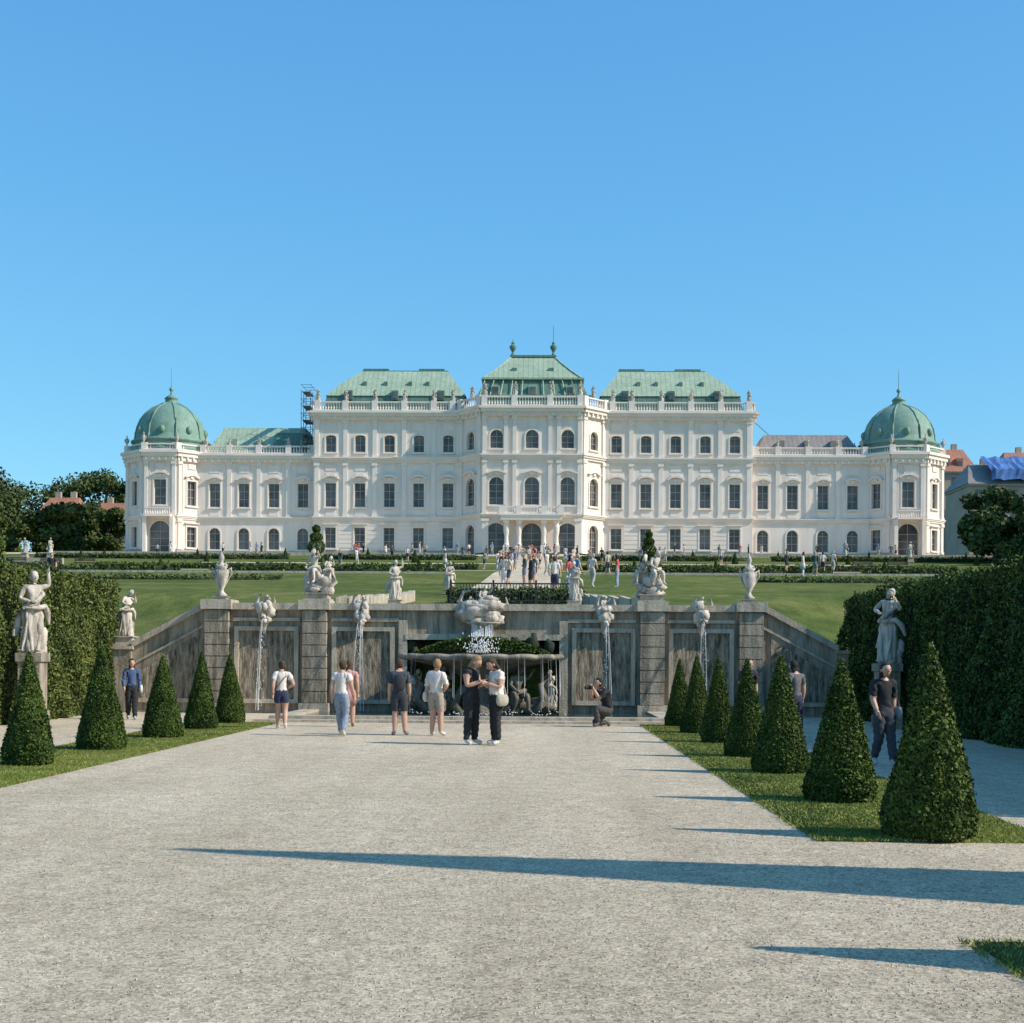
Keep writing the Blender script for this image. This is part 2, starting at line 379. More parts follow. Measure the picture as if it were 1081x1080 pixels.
# ---------------------------------------------------------------- palace
PAL=empty('palace',(0,0,0)); ZB=16.45
parts={k:MB() for k in ['walls','trim','plinth','windows','window_frames','roof','roof_lower','domes','outer_roof','balustrade','scaffolding']}
Wl,Tr,Pl,Gl,Fr=[parts[k] for k in ['walls','trim','plinth','windows','window_frames']]
class Fac:
    def __init__(s,a,b):
        s.a=Vector(a); d=Vector(b)-Vector(a); s.w=d.length; s.u=d.normalized(); s.n=Vector((s.u.y,-s.u.x))
    def p(s,u,z,d=0): q=s.a+s.u*u+s.n*d; return (q.x,q.y,ZB+z)
    def box(s,B,u0,u1,z0,z1,d0,d1,mi=0):
        B.add([s.p(u0,z0,d1),s.p(u1,z0,d1),s.p(u1,z0,d0),s.p(u0,z0,d0),s.p(u0,z1,d1),s.p(u1,z1,d1),s.p(u1,z1,d0),s.p(u0,z1,d0)],
              [(3,2,1,0),(4,5,6,7),(0,1,5,4),(1,2,6,5),(2,3,7,6),(3,0,4,7)],mi)
    def wall(s,z0,z1,ops,rec=.42):
        us=sorted({0,s.w}|{round(o[0]-o[1]/2,4) for o in ops}|{round(o[0]+o[1]/2,4) for o in ops})
        zs=sorted({z0,z1}|{o[2] for o in ops}|{o[3] for o in ops})
        for i in range(len(us)-1):
            for j in range(len(zs)-1):
                uc=(us[i]+us[i+1])/2; zc=(zs[j]+zs[j+1])/2
                if any(abs(uc-o[0])<o[1]/2 and o[2]<zc<o[3] for o in ops): continue
                Wl.add([s.p(us[i],zs[j]),s.p(us[i+1],zs[j]),s.p(us[i+1],zs[j+1]),s.p(us[i],zs[j+1])],[(0,1,2,3)])
        for o in ops: s.window(*o,rec=rec)
    def window(s,uc,w,za,zb,kind='r',hood=None,rec=.42,door=False):
        u0,u1=uc-w/2,uc+w/2
        if kind=='a':
            r=w/2; n=8; arc=[(uc-r*math.cos(math.pi*k/(2*n)),zb-r+r*math.sin(math.pi*k/(2*n))) for k in range(2*n+1)]
        elif kind=='s':
            r=w*.22; n=4; arc=[(uc-w/2*math.cos(math.pi*k/(2*n)),zb-r+r*math.sin(math.pi*k/(2*n))) for k in range(2*n+1)]
        else: arc=[(u0,zb),(u1,zb)]
        out=[(u0,za)]+arc+[(u1,za)]
        if kind!='r':
            m=len(arc)//2
            Wl.add([s.p(u0,zb)]+[s.p(*q) for q in arc[:m+1]],[(0,i+1,i+2) for i in range(m)][::1])
            Wl.add([s.p(u1,zb)]+[s.p(*q) for q in arc[m:]],[(0,i+1,i+2) for i in range(m)])
        n=len(out)
        Wl.add([s.p(*q) for q in out]+[s.p(*q,-rec) for q in out],[(i,n+i,n+(i+1)%n,(i+1)%n) for i in range(n)])
        Gl.add([s.p(*q,-rec) for q in out],[tuple(range(n))[::-1]])
        f=.07; d0,d1=-rec+.01,-rec+.09
        for (a,b) in ((u0,u0+f),(u1-f,u1),(uc-f/2,uc+f/2)):
            s.box(Fr,a,b,za,(zb if kind=='r' or a==uc-f/2 else arc[0][1]),d0,d1)
        h=(arc[0][1]-za); nb=3 if h>2.6 else 2
        for k in range(nb+1): 
            z=za+h*k/nb; s.box(Fr,u0,u1,z-(.035 if k else 0),z+.035,d0,d1+.012)
        t=.2; d=.1
        topz=arc[0][1]
        s.box(Tr,u0-t,u0-.01,za-.1,topz,.0,d); s.box(Tr,u1+.01,u1+t,za-.1,topz,0,d)
        s.box(Tr,u0-t-.08,u1+t+.08,za-.28,za-.1,0,d+.14)
        if kind=='r': s.box(Tr,u0-t,u1+t,zb+.01,zb+t,0,d)
        else:
            m=len(arc)
            inn=[s.p(a,b,d) for a,b in arc]; 
            cz=arc[0][1]; oo=[(uc+(a-uc)*(1+2*t/w),cz+(b-cz)*(1+2*t/w)) for a,b in arc]
            ou=[s.p(a,b,d) for a,b in oo]; bk=[s.p(a,b,0) for a,b in oo]; ib=[s.p(a,b,0) for a,b in arc]
            Tr.add(inn+ou+bk+ib,[(i,i+1,m+i+1,m+i) for i in range(m-1)]+[(m+i,m+i+1,2*m+i+1,2*m+i) for i in range(m-1)]+[(3*m+i,3*m+i+1,i+1,i) for i in range(m-1)])
        if hood:
            hz=zb+t+.25
            s.box(Tr,u0-t,u1+t,zb+t+.02,hz,0,.06)
            if hood=='t':
                s.box(Tr,u0-t-.18,u1+t+.18,hz,hz+.13,0,.38)
            else:
                W=w/2+t+.22; mm=8
                A=[(uc-W*math.cos(math.pi*k/mm),hz+(.62 if hood=='c' else .5)*math.sin(math.pi*k/mm)**(1 if hood=='c' else 2.2)) for k in range(mm+1)]
                lo=[(a,max(hz-.0,b-.16)) for a,b in A]
                N=mm+1
                Tr.add([s.p(a,b+.12,.4) for a,b in A]+[s.p(a,b,.4) for a,b in lo]+[s.p(a,b+.12,0) for a,b in A]+[s.p(a,b,0) for a,b in lo],
                  [(i,N+i,N+i+1,i+1) for i in range(mm)]+[(2*N+i,i,i+1,2*N+i+1) for i in range(mm)]+[(N+i,3*N+i,3*N+i+1,N+i+1) for i in range(mm)])
                s.box(Tr,u0-t,u1+t,hz,hz+.3,0,.05)
                s.box(Tr,uc-.22,uc+.22,hz-.1,hz+.3,.05,.25)
                if hood=='c':
                    for q in(-.5,.5): s.box(Tr,uc+q-.14,uc+q+.14,hz+.5,hz+.85,.0,.16)
    def cornice(s,z,h,d,e=.0,B=None):
        B=B or Tr
        s.box(B,-e,s.w+e,z,z+h*.4,0,d*.45); s.box(B,-e-d*.2,s.w+e+d*.2,z+h*.4,z+h*.75,0,d*.75); s.box(B,-e-d*.4,s.w+e+d*.4,z+h*.75,z+h,0,d)
        if d>.6:
            n=int(s.w/.9)
            for i in range(n): u=(i+.5)*s.w/n; s.box(B,u-.12,u+.12,z+h*.1,z+h*.39,d*.46,d*.7)
    def pil(s,u,w,z0,z1,d=.16):
        s.box(Tr,u-w/2,u+w/2,z0,z1,0,d); s.box(Tr,u-w/2-.1,u+w/2+.1,z1-.45,z1-.003,0,d+.12); s.box(Tr,u-w/2-.08,u+w/2+.08,z0+.002,z0+.3,0,d+.08)
    def balus(s,z,h=1.3,d=.0,step=.38,ped=None):
        B=parts['balustrade']
        s.box(B,0,s.w,z,z+.2,d-.3,d+.1); s.box(B,0,s.w,z+h-.18,z+h,d-.32,d+.12)
        n=int(s.w/step)
        for i in range(n):
            u=(i+.5)*s.w/n; c=s.p(u,z+.2,d-.1)
            B.lathe(c,[(.07,0),(.13,h*.22),(.05,h*.5),(.1,h-.38)],5)
        for u in (ped or []):
            s.box(B,u-.4,u+.4,z-.002,z+h+.1,d-.45,d+.2)
IN=[11.8,15.93,20.07,24.2,28.33]; OUT=[32.4,36.53,40.8,44.93]
STAT=[]
for sg in (-1,1):
    def F(x0,y0,x1,y1):
        return Fac((x0,y0),(x1,y1)) if sg==1 else Fac((-x1,y1),(-x0,y0))
    def U(f,x): return (x-f.a.x)/f.u.x if sg==1 else (-x-f.a.x)/f.u.x
    f=F(10,199.2,30.8,199.2); ops=[]
    for x in IN:
        u=U(f,x); ops+=[(u,1.5,.9,3.75,'r','t'),(u,1.5,6.7,10.0,'r','c'),(u,1.45,14.4,16.75,'s',None)]
    f.wall(0,19.4,ops)
    f.box(Pl,0,f.w,0,.55,0,.12)
    f.cornice(4.75,.55,.35); f.cornice(12.9,.75,.5); f.cornice(18.9,1.2,.9)
    for x in [10.4]+[ (IN[i]+IN[i+1])/2 for i in range(4)]+[30.3]:
        f.pil(U(f,x),.62,5.3,12.9); f.pil(U(f,x),.62,13.65,18.9)
    for x in IN:
        u=U(f,x); f.box(Tr,u-.7,u+.7,5.45,6.25,0,.06); f.box(Tr,u-.75,u+.75,11.75,12.6,0,.05); f.box(Tr,u-.7,u+.7,17.4,18.5,0,.06)
    f.balus(20.1,1.35,.3,ped=[U(f,x) for x in [11.2]+[(IN[i]+IN[i+1])/2 for i in range(4)]+[30.2]])
    for x in [11.2]+[(IN[i]+IN[i+1])/2 for i in range(4)]+[30.2]: STAT.append((sg*x,199.1,ZB+21.5,1.2))
    for z in np.arange(.95,4.6,.62):
        for i in range(4):
            a=U(f,IN[i]); b2=U(f,IN[i+1]); lo,hi=min(a,b2)+1.05,max(a,b2)-1.05; f.box(Tr,lo,hi,z,z+.5,0,.05)
    e=Fac((30.8,199.2),(30.8,214)) if sg==1 else Fac((-30.8,214),(-30.8,199.2)); e.wall(0,19.4,[(4,1.4,14.4,16.75,'r',None)]); e.cornice(18.9,1.2,.9); e.balus(20.1,1.35,.3)
    f=F(30.8,200.2,47.5,200.2); ops=[]
    for x in OUT:
        u=U(f,x); ops+=[(u,1.55,.7,3.7,'a',None),(u,1.5,6.7,10.0,'r','o')]
    f.wall(0,14.2,ops); f.box(Pl,0,f.w,0,.5,0,.12)
    f.cornice(4.75,.55,.35); f.cornice(13.0,1.2,.75)
    for x in OUT: u=U(f,x); f.box(Tr,u-.7,u+.7,5.45,6.25,0,.06); f.box(Tr,u-.75,u+.75,11.5,12.6,0,.05)
    pp=[(OUT[i]+OUT[i+1])/2 for i in range(3)]
    for x in pp: f.pil(U(f,x),.6,5.3,13.0)
    f.balus(14.2,1.15,.2,ped=[U(f,x) for x in pp+[31.3,46.6]])
    for x in pp: STAT.append((sg*x,200.1,ZB+15.4,.8))
    cx,cy,ap=52.1,203.6,5.7; ang=[math.radians(-112.5+45*k) for k in range(8)]; rr=ap/math.cos(math.pi/8)
    V8=[(sg*cx+rr*math.cos(a),cy+rr*math.sin(a)) for a in ang]
    for k in range(8):
        f=Fac(V8[k],V8[(k+1)%8]); w=f.w/2
        if k==0: ops=[(w,2.9,.0,4.5,'a',None),(w,1.7,6.8,10.3,'r','c')]
        elif k in (1,7): ops=[(w,1.5,.9,3.75,'r','t'),(w,1.4,6.8,10.2,'r','o')]
        elif k in (2,6): ops=[(w,1.5,.9,3.75,'r','t'),(w,1.5,6.8,10.2,'r','o')]
        else: ops=[]
        f.wall(0,14.6,ops); f.box(Pl,0,f.w,0,.5,0,.14) if k!=0 else (f.box(Pl,0,w-1.7,0,.5,0,.14),f.box(Pl,w+1.7,f.w,0,.5,0,.14))
        f.cornice(4.75,.55,.4); f.cornice(12.9,1.5,.85)
        for q in (.42,f.w-.42): f.pil(q,.5,5.3,12.9,.22); f.pil(q,.5,.5,4.75,.18)
        for q in (.95,f.w-.95): f.box(Tr,q-.05,q+.05,5.6,12.6,0,.08)
        f.box(Tr,w-.6,w+.6,11.9,12.6,0,.12)
        f.balus(14.4,.95,.1,ped=[.15])
        STAT.append((V8[k][0],V8[k][1],ZB+15.3,'urn'))
        if k==0:
            f.box(Tr,w-1.8,w+1.8,5.0,5.3,.4,1.5); f.box(parts['balustrade'],w-1.8,w+1.8,6.1,6.25,1.3,1.5)
            for q in np.linspace(w-1.7,w+1.7,11): parts['balustrade'].lathe(f.p(q,5.3,1.4),[(.07,0),(.12,.2),(.05,.45),(.08,.8)],5)
            for q in (w-1.9,w+1.9): f.box(Tr,q-.25,q+.25,.0,5.0,.14,1.2)
    D=parts['domes']
    prof=[(5.9,14.5),(5.9,15.1),(5.55,15.2),(5.3,15.9),(5.65,16.0),(5.6,16.25),(5.05,16.5),(4.95,17.2),(4.75,18.2),(4.3,19.3),(3.6,20.3),(2.6,21.15),(1.5,21.7),(.9,21.95),(.85,22.5),(1.0,22.6),(.7,22.9),(.25,23.2),(.1,23.6),(.3,23.85),(.3,24.1),(.06,24.3),(.04,27.0)]
    D.lathe((sg*cx,cy,ZB),prof,32,rot=math.pi/8)
    for k in range(8):
        a=ang[k]; D.tube([(sg*cx+r*math.cos(a)*1.01,cy+r*math.sin(a)*1.01,ZB+z) for r,z in prof[6:14]],.13,5)
        a2=a+math.pi/8
        D.blob((sg*cx+4.9*math.cos(a2),cy+4.9*math.sin(a2),ZB+17.5),(.45,.45,.6),n=8)
FR=195.6
c0=Fac((-6.9,FR),(6.9,FR)); ops=[]
for x in (-5.0,-.1,4.8):
    u=x+6.9+.1; ops+=[(u,2.7,.0,4.15,'a',None),(u,2.0,6.7,10.5,'a','o'),(u,1.75,14.5,17.0,'a',None)]
c0.wall(0,19.6,ops); c0.cornice(18.9,1.3,1.0); c0.balus(20.2,1.4,.3,ped=[.3,4.45,9.35,13.5])
for u in (.35,3.3,4.5,9.4,10.6,13.45):
    c0.pil(u-.0,.55,5.3,12.9,.24); c0.pil(u,.55,13.65,18.9,.22)
c0.cornice(4.9,.5,.5); c0.cornice(12.9,.75,.6)
for u in (.5,13.3): c0.pil(u,.9,0.1,4.85,.2)
for x in (-6.6,-2.45,2.45,6.6): STAT.append((x,FR-.1,ZB+21.7,1.3))
for sg in (-1,1):
    f=Fac((6.9,FR),(10.2,199.3)) if sg==1 else Fac((-10.2,199.3),(-6.9,FR))
    w=f.w/2
    f.wall(0,19.6,[(w,1.9,.0,4.0,'a',None),(w,1.8,6.7,10.5,'a','o'),(w,1.6,14.5,17.0,'a',None)])
    f.cornice(18.9,1.3,1.0); f.cornice(12.9,.75,.6); f.cornice(4.9,.5,.5); f.balus(20.2,1.4,.3,ped=[.35,f.w-.35])
    for u in (.45,f.w-.45): f.pil(u,.55,5.3,12.9,.22); f.pil(u,.55,13.65,18.9,.2)
    STAT.append((sg*8.4,197.3,ZB+21.6,1.2))
for x in (-3.4,-1.7,1.7,3.4):
    Tr.box(x-.45,x+.45,FR-2.6,FR-1.8,ZB,ZB+.9); Tr.lathe((x,FR-2.2,ZB+.9),[(.34,0),(.38,.15),(.3,.3),(.26,1.2),(.4,1.9),(.42,2.5),(.3,3.0),(.5,3.2),(.5,3.45)],12)
Tr.box(-4.2,4.2,FR-2.9,FR-.02,ZB+4.35,ZB+4.95); Tr.box(-4.4,4.4,FR-3.05,FR-.03,ZB+4.95,ZB+5.15)
bal=Fac((-4.2,FR-2.7),(4.2,FR-2.7)); bal.balus(5.15,1.0,0,ped=[.2,2.5,5.9,8.2])
Wl.loft_rects([(-10,10,199.4,215,ZB),(-10,10,199.4,215,ZB+19.6)],0)
Wl.add([(-6.9,FR,ZB+19.6),(6.9,FR,ZB+19.6),(10.2,199.3,ZB+19.6),(-10.2,199.3,ZB+19.6)],[(0,1,2,3)])
for sg in(-1,1):
    a,b=sorted((sg*10.05,sg*30.75)); Wl.loft_rects([(a,b,200.2,214,ZB),(a,b,200.2,214,ZB+19.3)],0)
    a,b=sorted((sg*30.85,sg*50)); Wl.loft_rects([(a,b,201.2,212.8,ZB),(a,b,201.2,212.8,ZB+14.1)],0)
Rf=parts['roof']; Rl=parts['roof_lower']
Rl.loft_rects([(-8.2,8.2,197.6,213,ZB+19.6),(-8.0,8.0,197.8,213,ZB+21.4),(-7.1,7.1,198.8,212,ZB+23.6),(-6.7,6.7,199.3,211.6,ZB+24.6)])
Rf.box(-7.2,7.2,198.8,212.1,ZB+24.6,ZB+24.85)
Rf.box(-8.1,8.1,197.7,213.1,ZB+22.0,ZB+22.2)
Rf.loft_rects([(-6.8,6.8,199.2,211.7,ZB+24.85),(-5.4,5.4,200.2,210.6,ZB+26.0),(-4.2,4.2,201.4,209.5,ZB+27.2),(-3.1,3.1,202.8,208,ZB+28.5)])
Rl.box(-3.3,3.3,202.6,208.2,ZB+28.5,ZB+28.8)
for x in (-6.7,-5.4,-4.1,-2.8,-1.4,1.4,2.8,4.1,5.4,6.7): Rf.tube([(x*1.1,197.95+.0,ZB+22.2),(x,199.0,ZB+24.6)],.09,4)
for sg in(-1,1): Rf.tube([(sg*6.8,199.2,ZB+24.9),(sg*5.4,200.2,ZB+26.05),(sg*4.2,201.4,ZB+27.25),(sg*3.1,202.8,ZB+28.5)],.13,5)
for x in (-2.9,2.9):
    Rl.lathe((x,203,ZB+28.8),[(.35,0),(.2,.25),(.15,.5),(.45,1.0),(.5,1.3),(.2,1.6),(.25,1.8),(.05,2.0),(.04,2.3 if x<0 else 4.2)],10)
for x in (-5.2,0,5.2):
    Rf.box(x-.6,x+.6,198.1,200,ZB+22.4,ZB+23.6); Gl.box(x-.42,x+.42,198.05,198.09,ZB+22.5,ZB+23.4)
for x in (-2.6,2.6): Rl.box(x-.35,x+.35,200.2,201.6,ZB+25.7,ZB+26.5)
for sg in (-1,1):
    c,d=sorted((sg*12.3,sg*24.8)); m1,m2=sorted((sg*9.6,sg*29.2)); a,b=sorted((sg*9.6,sg*29.8))
    Rl.loft_rects([(a,b,200.2,213.6,ZB+19.3),(m1,m2,200.8,213.2,ZB+22.6)])
    e1,e2=sorted((sg*11.,sg*27.2))
    Rf.loft_rects([(m1-.15,m2+.15,200.65,213.4,ZB+22.6),(e1,e2,202.8,211.4,ZB+24.9),(c,d,205,209.4,ZB+26.9)])
    Rl.box(min(c,d),max(c,d),205.6,206.2,ZB+26.85,ZB+27.15)
    for x in ((c+2.2,d-2.2)): Rl.box(x-2.1,x+1.6,206,208,ZB+26.8,ZB+27.5)
    for x in (13,19.5,26):
        Rl.box(sg*x-.5,sg*x+.5,200.4,202.8,ZB+22.0,ZB+23.3); Gl.box(sg*x-.34,sg*x+.34,200.35,200.39,ZB+22.2,ZB+23.05)
    for x in (15,17.5,21,24):
        Rl.box(sg*x-.25,sg*x+.25,202.2,203.4,ZB+24.2,ZB+24.9)
    a,b=sorted((sg*31.6,sg*46.2)); B=Rf if sg<0 else parts['outer_roof']; hh=18.6 if sg<0 else 17.8
    B.loft_rects([(a,b,201.0,212.4,ZB+14.6),(a+1.6,b-1.2,204.5,209,ZB+hh)])
    for q in (.25,.5,.75): B.box(a+(b-a)*q-.4,a+(b-a)*q+.4,201.9,203.4,ZB+15.6,ZB+16.6)
    if sg<0: Rl.loft_rects([(-37,-31.8,200.9,203,ZB+14.6),(-36.6,-31.8,202.6,204,ZB+17.6)])
I=parts['scaffolding']
for y in (199.5,201.5,203.5):
    for x in (-31.3,-32.6): I.tube([(x,y,ZB+14.5),(x,y,ZB+23.2)],.05,5)
for z in np.arange(15,23.3,2.0):
    for y in (199.5,201.5,203.5): I.tube([(-32.7,y,ZB+z+.9),(-31.1,y,ZB+z+.9)],.035,4)
    for x in (-31.3,-32.6): I.tube([(x,199.4,ZB+z+.9),(x,203.6,ZB+z+.9)],.035,4)
    I.box(-32.5,-31.4,199.6,203.4,ZB+z-.08,ZB+z-.02)
for k in range(4): I.tube([(-32.6,199.4,ZB+15+k*2),(-31.3,199.4,ZB+17+k*2)],.035,4)
I.tube([(31.2,204,ZB+20),(34,205,ZB+17.8)],.06,5)
pm={'walls':'plaster','trim':'trim','plinth':'base','windows':'glass','window_frames':'frame','roof':'copper','roof_lower':'copperd','domes':'dome','outer_roof':'greyroof','balustrade':'trim','scaffolding':'scaf'}
for kx,b in parts.items(): b.obj(kx,[M[pm[kx]]],kx=='domes',PAL)
# ---------------------------------------------------------------- figures
J0=dict(pel=(0,0,.53),wai=(0,0,.61),che=(0,0,.70),uch=(0,.005,.785),nek=(0,.005,.84),nk2=(0,-.008,.872),
 shL=(.098,.005,.80),elL=(.125,.012,.635),wrL=(.13,-.025,.50),hpL=(.05,0,.50),knL=(.055,-.01,.285),anL=(.055,.012,.045),toL=(.062,-.085,.02))
for q in list(J0):
    if q.endswith('L'): J0[q[:-1]+'R']=(-J0[q][0],J0[q][1],J0[q][2])
RAD=dict(pel=.082,wai=.068,che=.078,uch=.06,nek=.036,nk2=.032,sh=.04,el=.029,wr=.02,hp=.064,kn=.041,an=.026,to=.026)
BON=[('pel','wai','t'),('wai','che','t'),('che','uch','t'),('uch','nek','n'),('nek','nk2','n')]
for s_ in 'LR': BON+=[('uch','sh'+s_,'t'),('sh'+s_,'el'+s_,'ua'),('el'+s_,'wr'+s_,'fa'),('pel','hp'+s_,'t'),('hp'+s_,'kn'+s_,'th'),('kn'+s_,'an'+s_,'sh'),('an'+s_,'to'+s_,'ft')]
def body(J,lv=2,slim=1.):
    names=list(J); idx={n:i for i,n in enumerate(names)}; vs=[Vector(J[n]) for n in names]
    rad=[RAD.get(n,RAD.get(n[:-1],.03))*(slim if n in('pel','wai','che','uch') else 1) for n in names]
    ed=[]
    for a,b,l in BON:
        if l in('th','sh','ua','fa'):
            t=.33; k=len(vs); vs.append(vs[idx[a]].lerp(vs[idx[b]],t))
            rad.append({'th':.06,'sh':.043,'ua':.037,'fa':.029}[l]); ed+= [(idx[a],k),(k,idx[b])]
        else: ed.append((idx[a],idx[b]))
    me=bpy.data.meshes.new('sk'); me.from_pydata(vs,ed,[]); ob=bpy.data.objects.new('sk',me); SC.collection.objects.link(ob)
    m=ob.modifiers.new('s','SKIN'); m.use_smooth_shade=True; m.branch_smoothing=.3
    for i,sv in enumerate(me.skin_vertices[0].data): sv.radius=(rad[i],rad[i]); sv.use_root=(i==0)
    ss=ob.modifiers.new('u','SUBSURF'); ss.levels=lv; ss.render_levels=lv
    dg=bpy.context.evaluated_depsgraph_get(); ev=ob.evaluated_get(dg); m2=ev.to_mesh()
    V=[v.co.copy() for v in m2.vertices]; Fc=[tuple(p.vertices) for p in m2.polygons]; ev.to_mesh_clear()
    bpy.data.objects.remove(ob); bpy.data.meshes.remove(me)
    return V,Fc
def figure(pose=None,H_=1.7,sleeve=.6,leg=2,hair='long',hoff=(0,0),lv=2,slim=.95,skirt=None,waist=.565,bag=None,stone=False,detail=True,lean=None):
    J=dict(J0)
    if pose: J.update(pose)
    V,Fc=body(J,lv,slim); B=MB(); JV={k:Vector(v) for k,v in J.items()}
    mi=[]
    for f in Fc:
        c=sum((V[i] for i in f),Vector())/len(f); best=9
        for a,b,l in BON:
            A=JV[a];D=JV[b]-A; t=max(0,min(1,(c-A).dot(D)/D.length_squared)); d=(c-(A+D*t)).length-RAD.get(a,RAD.get(a[:-1],.03))*.8
            if d<best: best=d; L=l;T=t;na=a
        m=0
        if L=='t': m=1 if not(na=='pel' and (c-JV['pel']).dot(JV['wai']-JV['pel'])<(waist-.53)*.08) else 2
        elif L=='n': m=0 if T>.35 or na=='nek' else 1
        elif L=='ua': m=1 if T<sleeve else 0
        elif L=='fa': m=1 if 1+T<sleeve else 0
        elif L=='th': m=2 if T<leg else 0
        elif L=='sh': m=2 if 1+T<leg else (3 if T>.93 else 0)
        elif L=='ft': m=3
        if L=='fa' and T>.92 and sleeve<2: m=0
        mi.append(m)
    if not stone and detail:
        nv=[Vector() for _ in V]
        for f in Fc:
            n_=(V[f[1]]-V[f[0]]).cross(V[f[2]]-V[f[0]])
            for i in f: nv[i]+=n_
        tag={}
        for f,m in zip(Fc,mi):
            for i in f: tag.setdefault(i,set()).add(m)
        for i,t_ in tag.items():
            if t_&{1,2} and nv[i].length>0:
                v=V[i]; V[i]=v+nv[i].normalized()*(.006+.004*math.sin(v.z*95+v.x*60)+.0035*math.sin(v.x*130+v.y*90))
    for f,m in zip(Fc,mi): B.m.append(m); B.f.append(f)
    B.v=[tuple(v) for v in V]
    up=(JV['nk2']-JV['nek']).normalized(); fy=Vector((hoff[0],-1,hoff[1])).normalized()
    hc=JV['nk2']+up*.052+fy*.012
    upv=(up-fy*up.dot(fy)).normalized() if hoff==(0,0) else (Vector((0,0,1))-fy*fy.z).normalized()
    sd=upv.cross(-fy).normalized()
    Mh=Matrix((( sd.x,-fy.x,upv.x,hc.x),(sd.y,-fy.y,upv.y,hc.y),(sd.z,-fy.z,upv.z,hc.z),(0,0,0,1)))
    Hd=MB()
    def jaw(p):
        t=max(0,-p.z/.068); return Vector((p.x*(1-.38*t),p.y*(1-.18*t)-.006*t,p.z))
    Hd.blob((0,0,0),(.047,.057,.068),0,16,fn=jaw)
    if detail:
        Hd.blob((0,-.06,-.006),(.008,.013,.014),0,8); 
        for q in(-1,1):
            Hd.blob((q*.047,.004,-.004),(.006,.012,.017),0,8); Hd.blob((q*.018,-.0515,.008),(.0075,.005,.0045),6 if not stone else 0,8)
        Hd.blob((0,-.052,-.032),(.015,.006,.0045),7 if not stone else 0,8)
    def cap(p):
        if p.y<-.02 and p.z<.03: return Vector((p.x*.85,-.02+ (p.y+.02)*.2,max(p.z,-.03)))
        return p
    Hd.blob((0,.008,.012),(.054,.06,.067),4 if not stone else 0,16,lump=.03,fn=cap)
    if hair=='long': Hd.blob((0,.04,-.07),(.052,.028,.09),4,12,lump=.06)
    if hair=='bun': Hd.blob((0,.06,.04),(.027,.027,.027),4,10,lump=.05)
    if hair=='pony': Hd.tube([(0,.06,.03),(0,.085,.0),(0,.08,-.06),(0,.07,-.11)],[.016,.022,.018,.006],8,4)
    B.merge(Hd,Mh)
    if detail:
        for q in 'LR':
            w=JV['wr'+q]; e=JV['el'+q]; d=(w-e).normalized()
            fw=Vector((0,-1,0)); fw=(fw-d*fw.dot(d)); fw=fw.normalized() if fw.length>.2 else Vector((0,0,1))
            n=d.cross(fw)
            B.tube([w-d*.012,w+d*.015,w+d*.05],[.017,.021,.019],8,0)
            for k,(o,l) in enumerate([(-.015,.036),(-.005,.044),(.005,.041),(.014,.032)]):
                b0=w+d*.045-fw*o; B.tube([b0,b0+d*l*.5+n*.004*(1 if q=='L' else -1),b0+d*l+n*.012*(1 if q=='L' else -1)],[.0068,.006,.004],6,0)
            b0=w+d*.018+fw*.014; B.tube([b0,b0+fw*.014+d*.016,b0+fw*.016+d*.034],[.0078,.0068,.0045],6,0)
    if skirt:
        z0,z1,r1=skirt
        B.lathe((JV['pel'].x,JV['pel'].y,0),[(.085,z0),(.105,(z0*.7+z1*.3)),(r1,z1),(r1*.97,z1+.001)],24,2,fold=.05,nf=7,sy=.85)
    if bag=='pack':
        c=(JV['che']+JV['wai'])/2; B.blob((c.x,c.y+.12,c.z+.03),(.085,.055,.125),5,12,fn=lambda p:Vector((max(-.07,min(.07,p.x)),max(-.045,min(.045,p.y)),max(-.11,min(.11,p.z)))))
        for q in(-1,1): B.tube([(c.x+q*.06,c.y+.07,c.z+.12),(c.x+q*.065,c.y,c.z+.155),(c.x+q*.06,c.y-.08,c.z+.1),(c.x+q*.06,c.y-.02,c.z-.03)],.009,6,5)
    if bag=='tote':
        e=JV['hpL']; B.blob((e.x+.095,e.y,e.z+.01),(.03,.085,.08),5,12,fn=lambda p:Vector((p.x,max(-.07,min(.07,p.y)),max(-.07,min(.06,p.z)))))
        B.tube([(e.x+.09,e.y-.05,e.z+.06),(.098,.0,.845),(e.x+.09,e.y+.05,e.z+.06)],.006,6,5)
    if bag=='cross': B.tube([(-.1,-.02,.81),(-.02,-.085,.72),(.09,-.06,.58),(.11,0,.55),(.08,.07,.6),(-.03,.085,.74),(-.1,.0,.82)],.006,6,5)
    if bag=='phone':
        c=(JV['wrL']+JV['wrR'])/2; B.box(c.x-.02,c.x+.02,c.y-.055,c.y-.045,c.z,c.z+.08,5)
    if bag=='camera':
        c=(JV['wrL']+JV['wrR'])/2+Vector((0,-.02,.02)); B.box(c.x-.04,c.x+.04,c.y-.03,c.y+.01,c.z-.025,c.z+.03,5); B.tube([(c.x,c.y-.03,c.z),(c.x,c.y-.09,c.z)],[.022,.025],10,5)
    B.v=[(x*H_,y*H_,z*H_) for x,y,z in B.v]
    return B
HC={'blond':(.32,.19,.085),'brown':(.07,.04,.022),'black':(.015,.012,.01),'grey':(.3,.28,.26)}
def pmats(top,bot,shoe=(.5,.5,.5),hair='brown',extra=(.03,.03,.03)):
    return [M['skin'],cloth(top),cloth(bot),cloth(shoe),cloth(HC[hair]),cloth(extra),M['eye'],M['lip']]
def person(x,y,face,mats,z=None,name='person',**kw):
    B=figure(**kw); zm=min(p[2] for p in B.v)
    o=B.obj(name,mats,True,loc=(x,y,(H(x,y) if z is None else z)+.008-zm)); o.rotation_euler=(0,0,face); return o
BACK=math.pi
